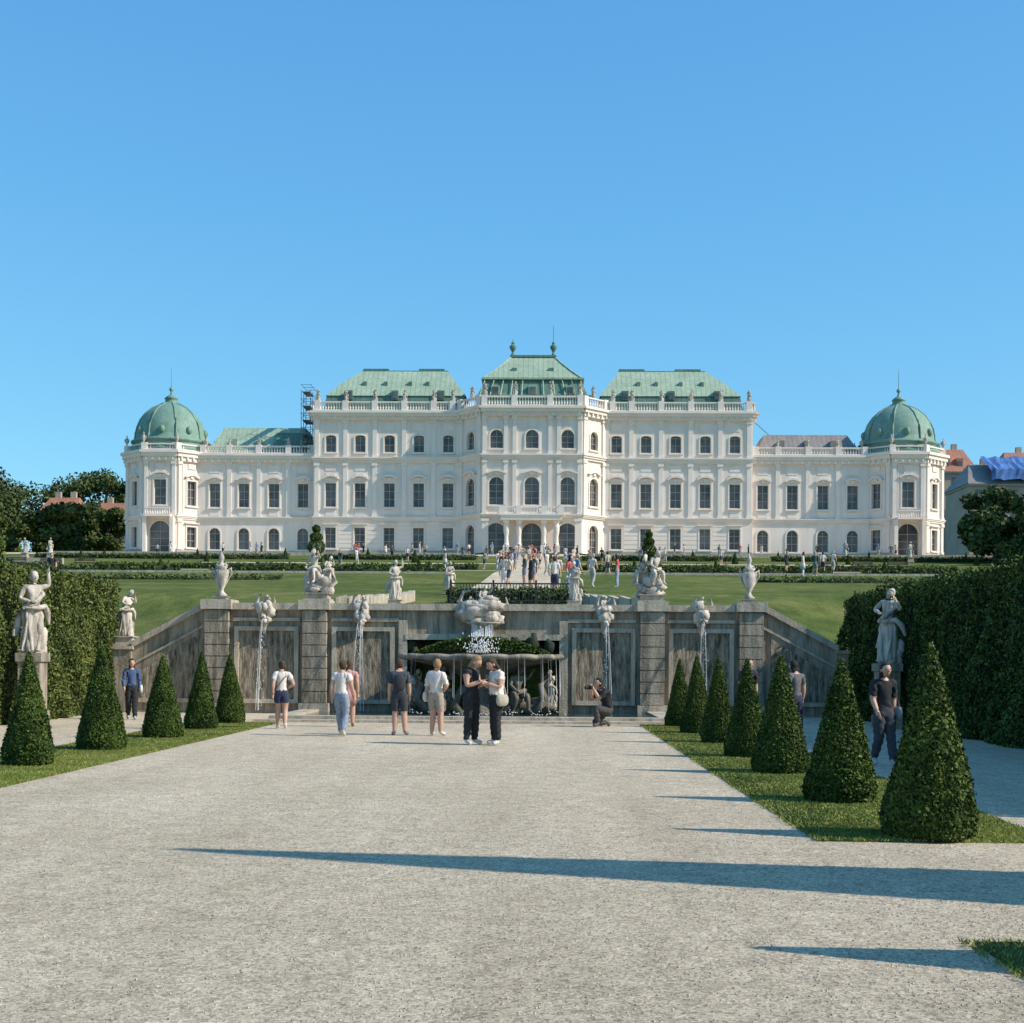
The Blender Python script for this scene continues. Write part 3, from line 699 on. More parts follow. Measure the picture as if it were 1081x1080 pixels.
walk=dict(knL=(.05,-.05,.29),anL=(.05,-.10,.05),toL=(.055,-.185,.03),knR=(-.05,-.01,.28),anR=(-.05,.10,.075),toR=(-.055,.03,.025),
          elL=(.125,.05,.64),wrL=(.125,.03,.51),elR=(-.125,-.02,.64),wrR=(-.12,-.10,.53))
stand2=dict(knL=(.05,-.02,.285),anL=(.06,.0,.045),toL=(.085,-.09,.02),anR=(-.075,.015,.045),knR=(-.065,-.005,.285),toR=(-.11,-.07,.02))
hold=dict(elL=(.12,-.02,.645),wrL=(.05,-.14,.69),elR=(-.12,-.02,.645),wrR=(-.05,-.14,.69),nk2=(0,-.02,.868))
hip=dict(elR=(-.17,.03,.65),wrR=(-.09,-.06,.60))
white=(.72,.63,.56); blk=(.018,.018,.02); navy=(.035,.04,.08)
person(-9.0,37.0,.3,pmats((.06,.10,.2),blk,(.4,.4,.4),'black',(.6,.6,.6)),H_=1.62,sleeve=1.9,hair='long',bag='tote',pose=walk)
person(-4.24,32.6,BACK+.2,pmats(white,navy,(.7,.65,.6),'brown',(.12,.08,.05)),H_=1.6,sleeve=.5,leg=.55,hair='bun',pose={**walk,**hip},bag='cross')
person(-2.42,29.6,BACK-.25,pmats(white,(.24,.28,.34),(.6,.55,.5),'brown'),H_=1.62,sleeve=.45,leg=1.9,hair='bun',pose=walk)
person(-2.85,33.8,BACK+.1,pmats((.55,.27,.24),(.5,.25,.22),(.3,.2,.15),'brown'),H_=1.6,sleeve=.3,leg=.4,hair='long',skirt=(.56,.33,.11))
person(-1.27,30.1,BACK+.1,pmats((.05,.06,.075),(.035,.04,.05),(.25,.25,.25),'brown',(.03,.03,.035)),H_=1.64,sleeve=.8,leg=.85,hair='short',slim=1.25,pose=stand2,bag='pack')
person(-.49,30.1,BACK-.4,pmats((.70,.61,.54),(.36,.30,.24),(.6,.55,.5),'blond',(.7,.62,.56)),H_=1.64,sleeve=.9,leg=.8,hair='short',slim=1.25,pose={**stand2,**hip},bag='tote')
person(.42,27.0,math.radians(60),pmats(blk,blk,(.65,.6,.55),'blond',blk),H_=1.74,sleeve=.25,leg=1.95,hair='long',hoff=(0,-.55),pose={**hold,**stand2},slim=1.05,bag='phone')
person(.90,26.9,math.radians(-62),pmats(white,blk,(.65,.6,.55),'brown',(.5,.43,.33)),H_=1.70,sleeve=.4,leg=1.95,hair='long',hoff=(0,-.6),pose={**hold,**stand2},slim=1.2,bag='tote')
cr=dict(pel=(0,.05,.23),wai=(0,.045,.31),che=(0,.015,.40),uch=(0,-.03,.475),nek=(0,-.05,.525),nk2=(0,-.065,.553),
 shL=(.095,-.03,.49),shR=(-.095,-.03,.49),elL=(.10,-.15,.39),elR=(-.11,-.14,.39),wrL=(.03,-.20,.52),wrR=(-.03,-.20,.52),
 hpL=(.055,.03,.205),hpR=(-.055,.03,.205),knL=(.075,-.19,.26),knR=(-.08,-.12,.05),anL=(.07,-.14,.045),anR=(-.07,.1,.055),toL=(.075,-.23,.02),toR=(-.07,.11,.0))
person(3.29,34.8,math.radians(-62),pmats(blk,(.06,.055,.05),(.1,.1,.1),'black',blk),H_=1.78,sleeve=.9,leg=1.9,hair='short',slim=1.15,pose=cr,bag='camera')
person(7.1,22.3,.25,pmats(blk,(.05,.05,.06),(.5,.5,.5),'black',(.3,.3,.3)),H_=1.64,sleeve=.8,leg=1.9,hair='long',pose=walk,bag='tote')
person(6.9,29.0,BACK+.5,pmats((.14,.13,.13),navy,(.3,.3,.3),'black'),H_=1.66,sleeve=.6,leg=1.9,hair='long',pose=stand2,bag='tote')
person(6.6,33.5,.2,pmats((.03,.03,.04),(.04,.04,.05),(.3,.3,.3),'brown'),H_=1.72,sleeve=.8,leg=.9,hair='short',pose=walk)
person(-23.7,73,.2,pmats(blk,(.5,.22,.03),(.3,.2,.15),'black'),H_=1.66,sleeve=.6,leg=.6,hair='short',skirt=(.56,.3,.12))
cols=[(white,navy),((.5,.08,.07),(.3,.34,.4)),(blk,blk),((.1,.2,.4),(.35,.3,.22)),((.6,.5,.35),(.06,.07,.1)),((.7,.55,.5),(.65,.6,.58)),((.07,.1,.08),(.2,.2,.22)),(white,(.45,.42,.36))]
var=[]
for i,(a,b2) in enumerate(cols):
    B=figure(pose=[walk,stand2,hip,walk][i%4],H_=1.65+.03*(i%4),sleeve=[.6,.9,1.9,.4][i%4],leg=[.8,1.9][i%2],hair=['short','long','bun','pony'][i%4],lv=1,detail=False,skirt=(.56,.3,.12) if i==5 else None)
    zm=min(p[2] for p in B.v); B.v=[(x,y,z-zm) for x,y,z in B.v]
    var.append(B.mesh('visitor_mesh_%d'%i,pmats(a,b2,hair=['brown','black','blond','grey'][i%4]),True))
spots=[(2.2,57),(2.8,57.3),(1.2,62),(3.3,66),(.1,68)]+[(R.gauss(2.0,1.8),R.uniform(66,82)) for _ in range(10)]+[(R.gauss(1,3.0),R.uniform(85,130)) for _ in range(16)]+[(R.gauss(0,8),R.uniform(150,190)) for _ in range(34)]+[(R.uniform(-50,50),R.uniform(178,192)) for _ in range(28)]+[(R.uniform(-30,34),R.uniform(110,160)) for _ in range(8)]
spots+=[(19,95),(20,96),(23,105),(22.2,104.6),(-22,178),(-21,178.5)]
for i,(x,y) in enumerate(spots): inst('person',var[i%8],(x,y,H(x,y)+.04),R.uniform(0,6.28))
# ---------------------------------------------------------------- statues
def statue_fig(kind,h=1.5):
    P={'raise':dict(elL=(.19,-.02,.83),wrL=(.17,-.05,.97),elR=(-.16,.02,.66),wrR=(-.07,-.09,.62),knL=(.07,-.06,.30),anL=(.05,.0,.06),hpL=(.06,0,.50)),
       'contra':dict(pel=(.02,0,.53),wai=(.01,.0,.61),che=(-.01,0,.70),elL=(.17,.02,.66),wrL=(.10,-.09,.72),elR=(-.15,-.03,.65),wrR=(-.14,-.13,.58),knR=(-.07,-.07,.30),anR=(-.07,.02,.07)),
       'twist':dict(che=(.02,-.02,.70),uch=(.035,-.03,.78),nek=(.045,-.04,.835),nk2=(.06,-.055,.865),shL=(.12,.0,.79),shR=(-.05,-.06,.80),elL=(.2,-.03,.70),wrL=(.16,-.1,.82),elR=(-.12,-.12,.70),wrR=(-.03,-.18,.66)),
       'sit':dict(pel=(0,.04,.36),wai=(0,.03,.44),che=(0,.0,.53),uch=(0,-.01,.61),nek=(0,-.015,.665),nk2=(.01,-.03,.695),shL=(.098,-.01,.63),shR=(-.098,-.01,.63),elL=(.18,-.02,.60),wrL=(.2,-.1,.70),elR=(-.15,-.05,.5),wrR=(-.1,-.14,.42),hpL=(.06,.02,.34),hpR=(-.06,.02,.34),knL=(.10,-.16,.34),knR=(-.08,-.14,.30),anL=(.12,-.15,.1),anR=(-.1,-.04,.08),toL=(.13,-.23,.06),toR=(-.1,-.11,.05))}[kind]
    B=figure(pose=P,H_=h,hair='short',stone=True,detail=True,lv=2,slim=1.1,sleeve=0,leg=0); B.m=[0]*len(B.m)
    q=random.Random(len(kind))
    if kind!='sit':
        B.lathe((0,.02*h,0),[(.12*h,0),(.135*h,.1*h),(.10*h,.3*h),(.12*h,.45*h),(.09*h,.56*h)],36,0,fold=.17,nf=6,sy=.75)
        for k in range(12):
            a=q.uniform(0,6.28); r0=.1*h; z0=q.uniform(.3,.56)*h; tw=q.uniform(-.9,.9)
            B.tube([(r0*math.cos(a+tw*t)*(1+.3*t),.02*h+r0*.8*math.sin(a+tw*t)*(1+.3*t),z0*(1-t)+.03*h*t) for t in (0,.33,.66,1)],[.012*h,.024*h,.026*h,.02*h],6)
        B.tube([(-.12*h,.0,.55*h),(.0,-.1*h,.6*h),(.1*h,-.04*h,.72*h),(.1*h,.06*h,.8*h),(-.02*h,.12*h,.6*h),(-.13*h,.13*h,.4*h),(-.19*h,.1*h,.2*h)],[.03*h,.04*h,.035*h,.035*h,.045*h,.055*h,.03*h],8)
        B.tube([(-.1*h,-.05*h,.56*h),(.02*h,-.11*h,.545*h),(.13*h,-.04*h,.57*h),(.19*h,.03*h,.5*h),(.22*h,.06*h,.36*h)],[.02*h,.03*h,.035*h,.04*h,.015*h],7)
        B.cluster((.1*h,.07*h,.12*h),(.13*h,.11*h,.2*h),10,3)
        B.cluster((0,.03*h,.02*h),(.2*h,.17*h,.07*h),9,8)
    else:
        B.cluster((0,.05*h,.16*h),(.18*h,.14*h,.2*h),14,5)
        B.tube([(-.1*h,-.08*h,.36*h),(.03*h,-.1*h,.4*h),(.13*h,.0,.42*h),(.12*h,.1*h,.3*h)],[.03*h,.04*h,.04*h,.03*h],7)
    return B
SM=[M['statue']]
sts=[statue_fig(k_,1.5) for k_ in('raise','contra','twist','sit')]
stm=[s_.mesh('statue_mesh',SM,True) for s_ in sts]
up=[(.16,0),(.2,.05),(.08,.16),(.07,.26),(.16,.42),(.24,.7),(.25,.86),(.15,.95),(.2,1.0),(.12,1.08),(.05,1.16),(.07,1.24),(.09,1.32),(.05,1.45),(.01,1.52)]
urn=MB(); urn.lathe((0,0,0),up,20,0,fold=.04,nf=8)
for q in(-1,1):
    urn.tube([(q*.2,0,.88),(q*.32,0,.97),(q*.33,0,.78),(q*.24,0,.62),(q*.12,0,.42)],[.03,.04,.04,.035,.03],7)
    urn.merge(sts[3],Matrix.Translation((q*.12,-.1,.72))@Matrix.Rotation(q*.8,4,'Z')@Matrix.Scale(.32,4))
urn.cluster((0,0,1.0),(.2,.18,.14),7,11)
urnm=urn.mesh('urn_mesh',SM,True)
for i,(x,y,z,s_) in enumerate(STAT):
    if s_=='urn': inst('roof_urn',urnm,(x,y,z),0,1.1,PAL)
    else: inst('roof_statue',stm[i%3],(x,y,z),R.uniform(-.6,.6),s_,PAL)
def pedestal(B,x,y,z,w=.5,h=.3):
    B.box(x-w/2,x+w/2,y-w/2,y+w/2,z,z+h*.2); B.box(x-w*.42,x+w*.42,y-w*.42,y+w*.42,z+h*.2,z+h*.88); B.box(x-w*.5,x+w*.5,y-w*.5,y+w*.5,z+h*.88,z+h)
    if h>1: B.box(x-w*.3,x+w*.3,y-w*.435,y+w*.435,z+h*.3,z+h*.78)
def put(name,parts_,loc,ped=(.6,.3),rz=0,pm_='coping'):
    B=MB(); pedestal(B,0,0,0,*ped)
    o=B.obj(name,[M[pm_]],False,loc=loc); 
    C=MB()
    for s_,T in parts_: C.merge(s_,T)
    c=C.obj('figure',SM,True,o,loc=(0,0,ped[1])); c.rotation_euler=(0,0,rz); return o
TR=Matrix.Translation; I4=Matrix.Identity(4)
def rot(a): return Matrix.Rotation(a,4,'Z')
KZ=.962; WZ=3.4*KZ
for sg in(-1,1):
    rock=MB(); rock.cluster((0,.1,.2),(.5,.34,.34),14,sg+3); rock.tube([(-.3*sg,0,.2),(-.5*sg,-.05,.35),(-.42*sg,0,.7),(-.2*sg,.1,.8)],[.12,.11,.08,.02],8)
    put('stone_sculpture_group',[(rock,I4),(sts[3],TR((.12*sg,-.05,.22))@rot(.5*sg)@Matrix.Scale(.9,4)),(sts[2],TR((-.25*sg,.1,.12))@rot(-.5*sg)@Matrix.Scale(.68,4))],(sg*4.97,42.35,WZ+.1),(.8,.22))
    put('stone_urn',[(urn,I4)],(sg*7.87,42.35,WZ+.08),(.5,.14)).scale=(.88,.88,.88)
    put('garden_statue',[(sts[0 if sg<0 else 1],rot(-.5*sg)@Matrix.Scale(.8,4))],(sg*2.68,42.5,WZ+.02),(.45,.12))
put('garden_statue',[(sts[1],rot(.4)@Matrix.Scale(.8,4))],(-2.2,60,H(-2.2,60)),(.6,.2))
put('garden_statue',[(sts[0],rot(.7)@Matrix.Scale(1.3,4))],(-10.35,33.5,0),(.62,1.72),pm_='stone')
put('garden_statue',[(sts[2],rot(-.7)@Matrix.Scale(1.25,4))],(10.25,35.2,0),(.62,1.6),pm_='stone')
put('garden_statue',[(sts[2],rot(.6)@Matrix.Scale(.95,4))],(-10.75,42.35,2.05*KZ),(.6,.3))
for (x,y) in [(-59,165),(-56,165),(44,165),(38,172)]: put('garden_statue',[(sts[1],Matrix.Scale(1.2,4))],(x,y,H(x,y)),(.8,.6),R.uniform(-1,1))
# ---------------------------------------------------------------- cascade wall
CW=empty('cascade_fountain',(0,0,0)); CW.scale=(1,1,KZ)
st=MB(); cp=MB(); vm=MB(); ms=MB()
Y0=42.0
def wallseg(x0,x1,z1): st.box(x0,x1,Y0,Y0+.6,-.1,z1)
wallseg(-4.62,-2.25,3.2); wallseg(2.25,4.62,3.2); st.box(-2.25,2.25,Y0,Y0+.6,2.3,3.2)
ms.box(-2.25,2.25,Y0+.9,Y0+1.0,-.1,2.35); ms.box(-2.24,-2.2,Y0+.3,Y0+.9,0,2.29); ms.box(2.2,2.24,Y0+.3,Y0+.9,0,2.29); ms.box(-2.2,2.2,Y0+.3,Y0+.9,2.25,2.29)
for i in range(70):
    x=R.uniform(-2.15,2.15); ms.blob((x,Y0+R.uniform(-.15,.6),R.uniform(1.9,2.45)-.12*abs(x)),(R.uniform(.1,.25),.16,R.uniform(.12,.3)),0,8,.2,i)
n=9000; a=NR.uniform(0,6.28,n); q=np.sqrt(NR.uniform(0,1,n)); x=1.95*q*np.cos(a)
P=np.stack([x,41.15+.42*q*np.sin(a),1.86+.5*np.clip(1-(x/2.05)**2,0,1)*NR.uniform(.3,1.05,n)],1)
c=MB(); c.lathe((0,41.15,1.80),[(1.8,0),(1.55,.2),(1.0,.36),(.3,.44)],24,0,sy=.22)
fm=leaf_mesh('hanging_ferns',leaves(P,np.tile([0,-.6,.5],(n,1)),.05),M['yew'],c); link(bpy.data.objects.new('hanging_ferns',fm),CW)
for sg in(-1,1):
    def bx(B,a,b,*r):
        a,b=sorted((sg*a,sg*b)); B.box(a,b,*r)
    bx(st,5.33,7.52,Y0,Y0+.6,-.1,3.2)
    for (c,w) in ((4.975,.71),(7.87,.7)):
        n=8
        for k in range(n):
            z0=.35+k*(2.85/n); bx(st,c-w/2,c+w/2,Y0-.32,Y0+.6,z0,z0+2.85/n-.03); 
        bx(st,c-w/2+.03,c+w/2-.03,Y0-.28,Y0+.59,.3,3.2)
        bx(cp,c-w/2-.08,c+w/2+.08,Y0-.4,Y0+.62,-.05,.33)
        bx(cp,c-w/2-.1,c+w/2+.1,Y0-.42,Y0+.7,3.2,3.5)
    for (a,b) in ((5.6,7.25),(2.75,4.35)):
        bx(vm,a,b,Y0-.05,Y0+.01,.45,2.55)
        for (p,q,z0,z1) in ((a-.13,a,.32,2.68),(b,b+.13,.32,2.68),(a,b,.32,.45),(a,b,2.55,2.68)): bx(cp,p,q,Y0-.12,Y0,z0,z1)
    bx(cp,2.25,2.5,Y0-.12,Y0,0,2.9); bx(cp,5.43,7.42,Y0-.08,Y0,2.85,2.95); bx(cp,2.5,4.5,Y0-.08,Y0,2.85,2.95)
    x1,x2=8.22,10.45; za,zb=3.25,2.0
    def quadwall(B,xa,xb,za0,za1,zb0,zb1,ya,yb):
        v=[(sg*xa,ya,za0),(sg*xb,ya,zb0),(sg*xb,ya,zb1),(sg*xa,ya,za1)]; v+=[(x,yb,z) for x,_,z in v]
        B.add(v,[(0,1,2,3),(7,6,5,4),(0,4,5,1),(1,5,6,2),(2,6,7,3),(3,7,4,0)])
    quadwall(st,x1,x2,-.1,za,-.1,zb,Y0,Y0+.5); quadwall(cp,x1,x2,za,za+.2,zb,zb+.2,Y0-.12,Y0+.6)
    quadwall(cp,x1,x2,za-.55,za-.47,zb-.55,zb-.47,Y0-.06,Y0)
    quadwall(vm,x1+.25,x2-.2,.45,za-.85,.45,zb-.75,Y0-.04,Y0+.01)
    quadwall(cp,x1+.13,x2-.08,.32,.45,.32,.45,Y0-.08,Y0)
    bx(st,10.45,11.05,Y0-.15,Y0+.6,-.1,1.95); bx(cp,10.38,11.12,Y0-.22,Y0+.67,1.95,2.05)
    quadwall(st,8.3,11.2,2.9,3.5,.9,2.0,45.2,45.5)
    pts=[(sg*(5.0-1.9*math.sin(t)),46+7*(1-math.cos(t))) for t in np.linspace(0,1.5,9)]
    for (a,b_) in zip(pts[:-1],pts[1:]):
        z=H(*a)/KZ; z2=H(*b_)/KZ
        n=Vector((b_[1]-a[1],-(b_[0]-a[0]))).normalized()*.12
        cp.add([(a[0]-n.x,a[1]-n.y,z-.1),(b_[0]-n.x,b_[1]-n.y,z2-.1),(b_[0]-n.x,b_[1]-n.y,z2+.4),(a[0]-n.x,a[1]-n.y,z+.3),
                (a[0]+n.x,a[1]+n.y,z-.1),(b_[0]+n.x,b_[1]+n.y,z2-.1),(b_[0]+n.x,b_[1]+n.y,z2+.4),(a[0]+n.x,a[1]+n.y,z+.3)],
               [(0,1,2,3),(7,6,5,4),(3,2,6,7),(0,4,5,1),(1,5,6,2),(0,3,7,4)])
cp.box(-4.52,4.52,Y0-.18,Y0+.7,3.2,3.4); 
for sg in(-1,1):
    a,b=sorted((sg*5.45,sg*7.4)); cp.box(a,b,Y0-.18,Y0+.7,3.2,3.4)
cp.box(-2.3,2.3,Y0-.14,Y0,2.3,2.48)
for (x0,x1,y0,y1,z0,z1) in [(-5.3,5.3,36.5,37.0,-.05,.16),(-5.3,-4.8,37.0,41.6,-.05,.155),(4.8,5.3,37.0,41.6,-.05,.155),(-5.6,5.6,36.0,36.5,-.05,.075)]: cp.box(x0,x1,y0,y1,z0,z1)
st.obj('walls',[M['stone']],False,CW); cp.obj('copings',[M['coping']],False,CW); vm.obj('dripstone_panels',[M['verm']],False,CW); ms.obj('mossy_niche',[M['moss']],True,CW)
b=MB(); b.box(-4.8,4.8,37.0,41.98,.02,.09); b.obj('pool_water',[M['pool']],False,CW)
bs=MB(); sc=MB(); cy=40.6
def scal(B,prof,sx,sy,n=96):
    vs=[];fs=[]
    for (r,z) in prof:
        for i in range(n):
            a=2*math.pi*i/n; g=abs(math.sin(a*8)); f=1+(.05*g if r>1 else 0)
            vs.append((r*f*math.cos(a)*sx,cy+r*f*math.sin(a)*sy,z-(.035*(1-g) if r>2 else 0)))
    for k in range(len(prof)-1):
        for i in range(n):
            j=(i+1)%n; fs.append((k*n+i,k*n+j,(k+1)*n+j,(k+1)*n+i))
    fs.append(tuple(range(n))); fs.append(tuple(range((len(prof)-1)*n,len(prof)*n)))
    B.add(vs,fs)
scal(bs,[(.35,.95),(.7,1.25),(1.2,1.48),(1.7,1.60),(2.12,1.70)],1.0,.48)
rim=MB(); scal(rim,[(2.1,1.702),(2.26,1.73),(2.3,1.80),(2.26,1.87),(2.1,1.87),(1.9,1.80),(.5,1.76)],1.0,.48)
rim.obj('basin_rim',[M['basin']],True,CW)
bs.lathe((0,cy,0),[(.75,0),(.6,.2),(.35,.4),(.3,.8),(.45,1.05)],16,0,fold=.12,nf=5)
bs.cluster((0,cy,.35),(1.0,.5,.5),16,21)
for sg in(-1,1):
    bs.merge(sts[3],TR((sg*1.05,cy-.35,.05))@rot(sg*.5)@Matrix.Scale(1.2,4))
    bs.tube([(sg*1.2,cy,.3),(sg*1.5,cy-.35,.2),(sg*1.85,cy-.3,.5),(sg*1.7,cy-.1,.95),(sg*1.95,cy,1.25)],[.2,.18,.13,.09,.04],10)
    bs.cluster((sg*1.8,cy+.1,.35),(.5,.4,.4),10,33+sg)
    sc.merge(sts[2],TR((sg*1.95,cy+.2,.3))@rot(-sg*.7)@Matrix.Scale(.75,4))
    bs.tube([(sg*.5,cy-.3,.1),(sg*.75,cy-.5,.35),(sg*.55,cy-.45,.8),(sg*.3,cy-.2,1.0)],[.17,.17,.12,.08],9)
bs.obj('basin_figures',[M['wetshade']],True,CW)
sc.cluster((0,Y0-.15,3.12),(.85,.4,.42),22,41); sc.cluster((.1,Y0-.1,3.5),(.5,.3,.25),10,42)
sc.tube([(-.4,Y0,3.2),(-.72,Y0-.05,3.5),(-.6,Y0,3.78),(-.38,Y0,3.82)],[.1,.08,.05,.02],8); sc.tube([(.45,Y0,3.2),(.72,Y0-.05,3.35),(.66,Y0,3.62)],[.1,.07,.02],8)
sc.merge(sts[3],TR((.0,Y0-.1,3.1))@rot(.5)@Matrix.Scale(.72,4)); sc.merge(sts[3],TR((-.38,Y0-.1,3.02))@rot(-.6)@Matrix.Scale(.5,4))
sc.lathe((0,Y0-.35,2.55),[(.1,0),(.25,.1),(.46,.24),(.5,.29),(.36,.29)],18,0,fold=.09,nf=9)
for x in (-6.45,-3.6,3.6,6.45):
    s0=int(x*7)+50; q=1 if x>0 else -1
    sc.cluster((x,Y0-.2,3.12),(.3,.26,.34),14,s0); sc.cluster((x,Y0-.34,2.88),(.17,.16,.16),7,s0+1)
    sc.merge(sts[3],TR((x-.05*q,Y0-.1,3.05))@rot(.6*q)@Matrix.Scale(.5,4))
    sc.tube([(x-.08,Y0-.1,3.2),(x-.26,Y0-.15,3.4),(x-.22,Y0-.1,3.62),(x-.1,Y0-.15,3.68)],[.08,.07,.05,.015],8)
    sc.tube([(x+.12,Y0-.1,3.25),(x+.28,Y0-.12,3.38),(x+.24,Y0-.1,3.6)],[.07,.05,.015],8)
    sc.tube([(x,Y0-.1,2.9),(x-.05,Y0-.16,2.6),(x,Y0-.05,2.4)],[.13,.09,.03],8)
sc.obj('sculptures',SM,True,CW)
wt=MB()
for x in (-6.45,-3.6,3.6,6.45):
    for k in range(4):
        dx=R.uniform(-.03,.03); tw=R.uniform(.9,1.15)
        pts=[(x+dx*(1+t*5),Y0-.45-.5*t*tw,2.88-2.75*t*t) for t in np.linspace(0,1,9)]
        wt.tube(pts,[R.uniform(.003,.008) for _ in range(9)],5)
    for k in range(55):
        t=R.uniform(.3,1); wt.blob((x+R.gauss(0,.07)*t,Y0-.45-.5*t,2.88-2.75*t*t),(.008,.008,.022),0,5)
for k in range(40):
    x=R.uniform(-.3,.3); wt.tube([(x,Y0-.62-abs(R.gauss(0,.05)),2.83),(x*1.05,Y0-.75,2.5),(x*1.15,Y0-.85,1.9)],[R.uniform(.006,.018) for _ in range(3)],5)
for k in range(34):
    a=R.uniform(math.pi,2*math.pi); x=2.32*math.cos(a); y=cy+1.14*math.sin(a); wt.tube([(x,y,1.78),(x*1.01,y-.03,1.2),(x*1.015,y-.04,R.uniform(.1,1.0))],R.choice([.002,.003,.004]),4)
for k in range(260): wt.blob((R.gauss(0,.22),cy-.1+R.gauss(0,.2),1.9+abs(R.gauss(0,.25))),(.016,.016,.03),0,5)
for k in range(90): wt.blob((R.uniform(-2.4,2.4),cy-1+R.gauss(0,.15),.1+abs(R.gauss(0,.06))),(.02,.02,.015),0,5)
wt.obj('falling_water',[M['spray']],True,CW)
rl=MB()
for x in np.arange(-1.5,3.0,.11): rl.box(x-.012,x+.012,49.98,50.02,H(0,50),H(0,50)+.7)
rl.box(-1.5,3.0,49.97,50.03,H(0,50)+.7,H(0,50)+.75); rl.box(-1.5,3.0,49.975,50.025,H(0,50)+.1,H(0,50)+.14)
for x in np.arange(-1.5,3.1,1.5): rl.box(x-.035,x+.035,49.96,50.04,H(0,50),H(0,50)+.85)
rl.obj('iron_railing',[M['iron']])
hedge('low_hedge',-1.6,3.2,50.5,51.4,.45,300,.06,mat='yew')
# ---------------------------------------------------------------- upper garden
for (x0,x1,y0,y1) in [(-1.8,2.2,52,190),(-70,70,112,115),(-75,75,183,198),(-34,34,146,149)]:
    sheet('gravel_path',x0,x1,y0,y1,M['gravel'],.03+.004*((y0+x0)%3))
for sg in(-1,1):
    for (xa,xb,y0,y1,h) in [(4,18,125,125.8,.4),(20,38,125,125.8,.4),(41,62,125,125.8,.4),(6,24,165,166,.5),(28,58,165,166,.5),(5,22,100,100.7,.35),(24,40,100,100.7,.35)]:
        a,b=sorted((sg*xa,sg*xb)); hedge('low_hedge',a,b,y0,y1,h,70,.11,mat='yew',faces='FT',lump=.05)
    for (xa,xb,y0,y1) in [(8,30,128,131),(8,26,168,171),(34,50,168,171),(14,28,84,86)]:
        a,b=sorted((sg*xa,sg*xb)); hedge('flower_bed',a,b,y0,y1,.18,50,.09,mat='hedge',faces='FT',lump=.03)
    for (x,y) in [(9,118),(16,118),(30,118),(44,118),(12,150.5),(22,150.5),(34,151),(48,152),(20,178),(31,178),(42,178),(54,178)]:
        inst('topiary_cone',cones[(int(x)+int(y))%3],(sg*(x+R.uniform(-.4,.4)),y,H(sg*x,y)),R.uniform(0,6),R.uniform(.55,.8))
hedge('clipped_hedge',-100,-57,150,153,3.4,40,.2,faces='FRT')
hedge('clipped_hedge',50,95,150,153,2.2,40,.2,faces='FLT')
def stone_kerb(x0,x1,y,h=.35):
    n=max(1,int((x1-x0)/6)); b=MB()
    for i in range(n):
        a=x0+(x1-x0)*i/n; c=x0+(x1-x0)*(i+1)/n; z=H((a+c)/2,y); b.box(a,c-.02,y,y+.4,z-.3,z+h)
    b.obj('low_stone_wall',[M['coping']])
for a in ((-36,-4.5,99,.15),(4.5,36,99,.15),(-62,-8,182.2,.45),(8,60,182.2,.45),(-70,-46,140,.6)): stone_kerb(*a)
def topi(x,y,h):
    n=5000; b=MB(); b.tube([(0,0,0),(0,0,h*.9)],.06,6)
    P=[];N=[]
    for (zc,r,rz) in ((.35,.24,.2),(.62,.17,.14),(.85,.11,.11)):
        d=NR.normal(size=(n//3,3)); d/=np.linalg.norm(d,axis=1)[:,None]; P.append(np.array([0,0,zc*h])+d*np.array([r*h,r*h,rz*h])*NR.uniform(.85,1.05,(n//3,1))); N.append(d)
    o=bpy.data.objects.new('topiary_standard',leaf_mesh('topiary_standard',leaves(np.concatenate(P),np.concatenate(N),.09),M['yew'],b)); o.location=(x,y,H(x,y)); link(o)
topi(-24.8,165,4.2); topi(13.9,165,3.6)
def bench(x,y,rz):
    e=MB()
    for k in range(3): e.box(-.9,.9,-.22+k*.15,-.1+k*.15,.42,.46)
    for k in range(2): e.box(-.9,.9,.24,.28,.6+k*.16,.72+k*.16)
    for q in(-.8,.8): e.box(q-.03,q+.03,-.2,-.14,0,.42); e.box(q-.03,q+.03,.2,.26,0,.9)
    o=e.obj('park_bench',[M['bark']],loc=(x,y,H(x,y)+.05)); o.rotation_euler=(0,0,rz)
for x in (-44,-41,-38,26,29,32): bench(x,122,0)
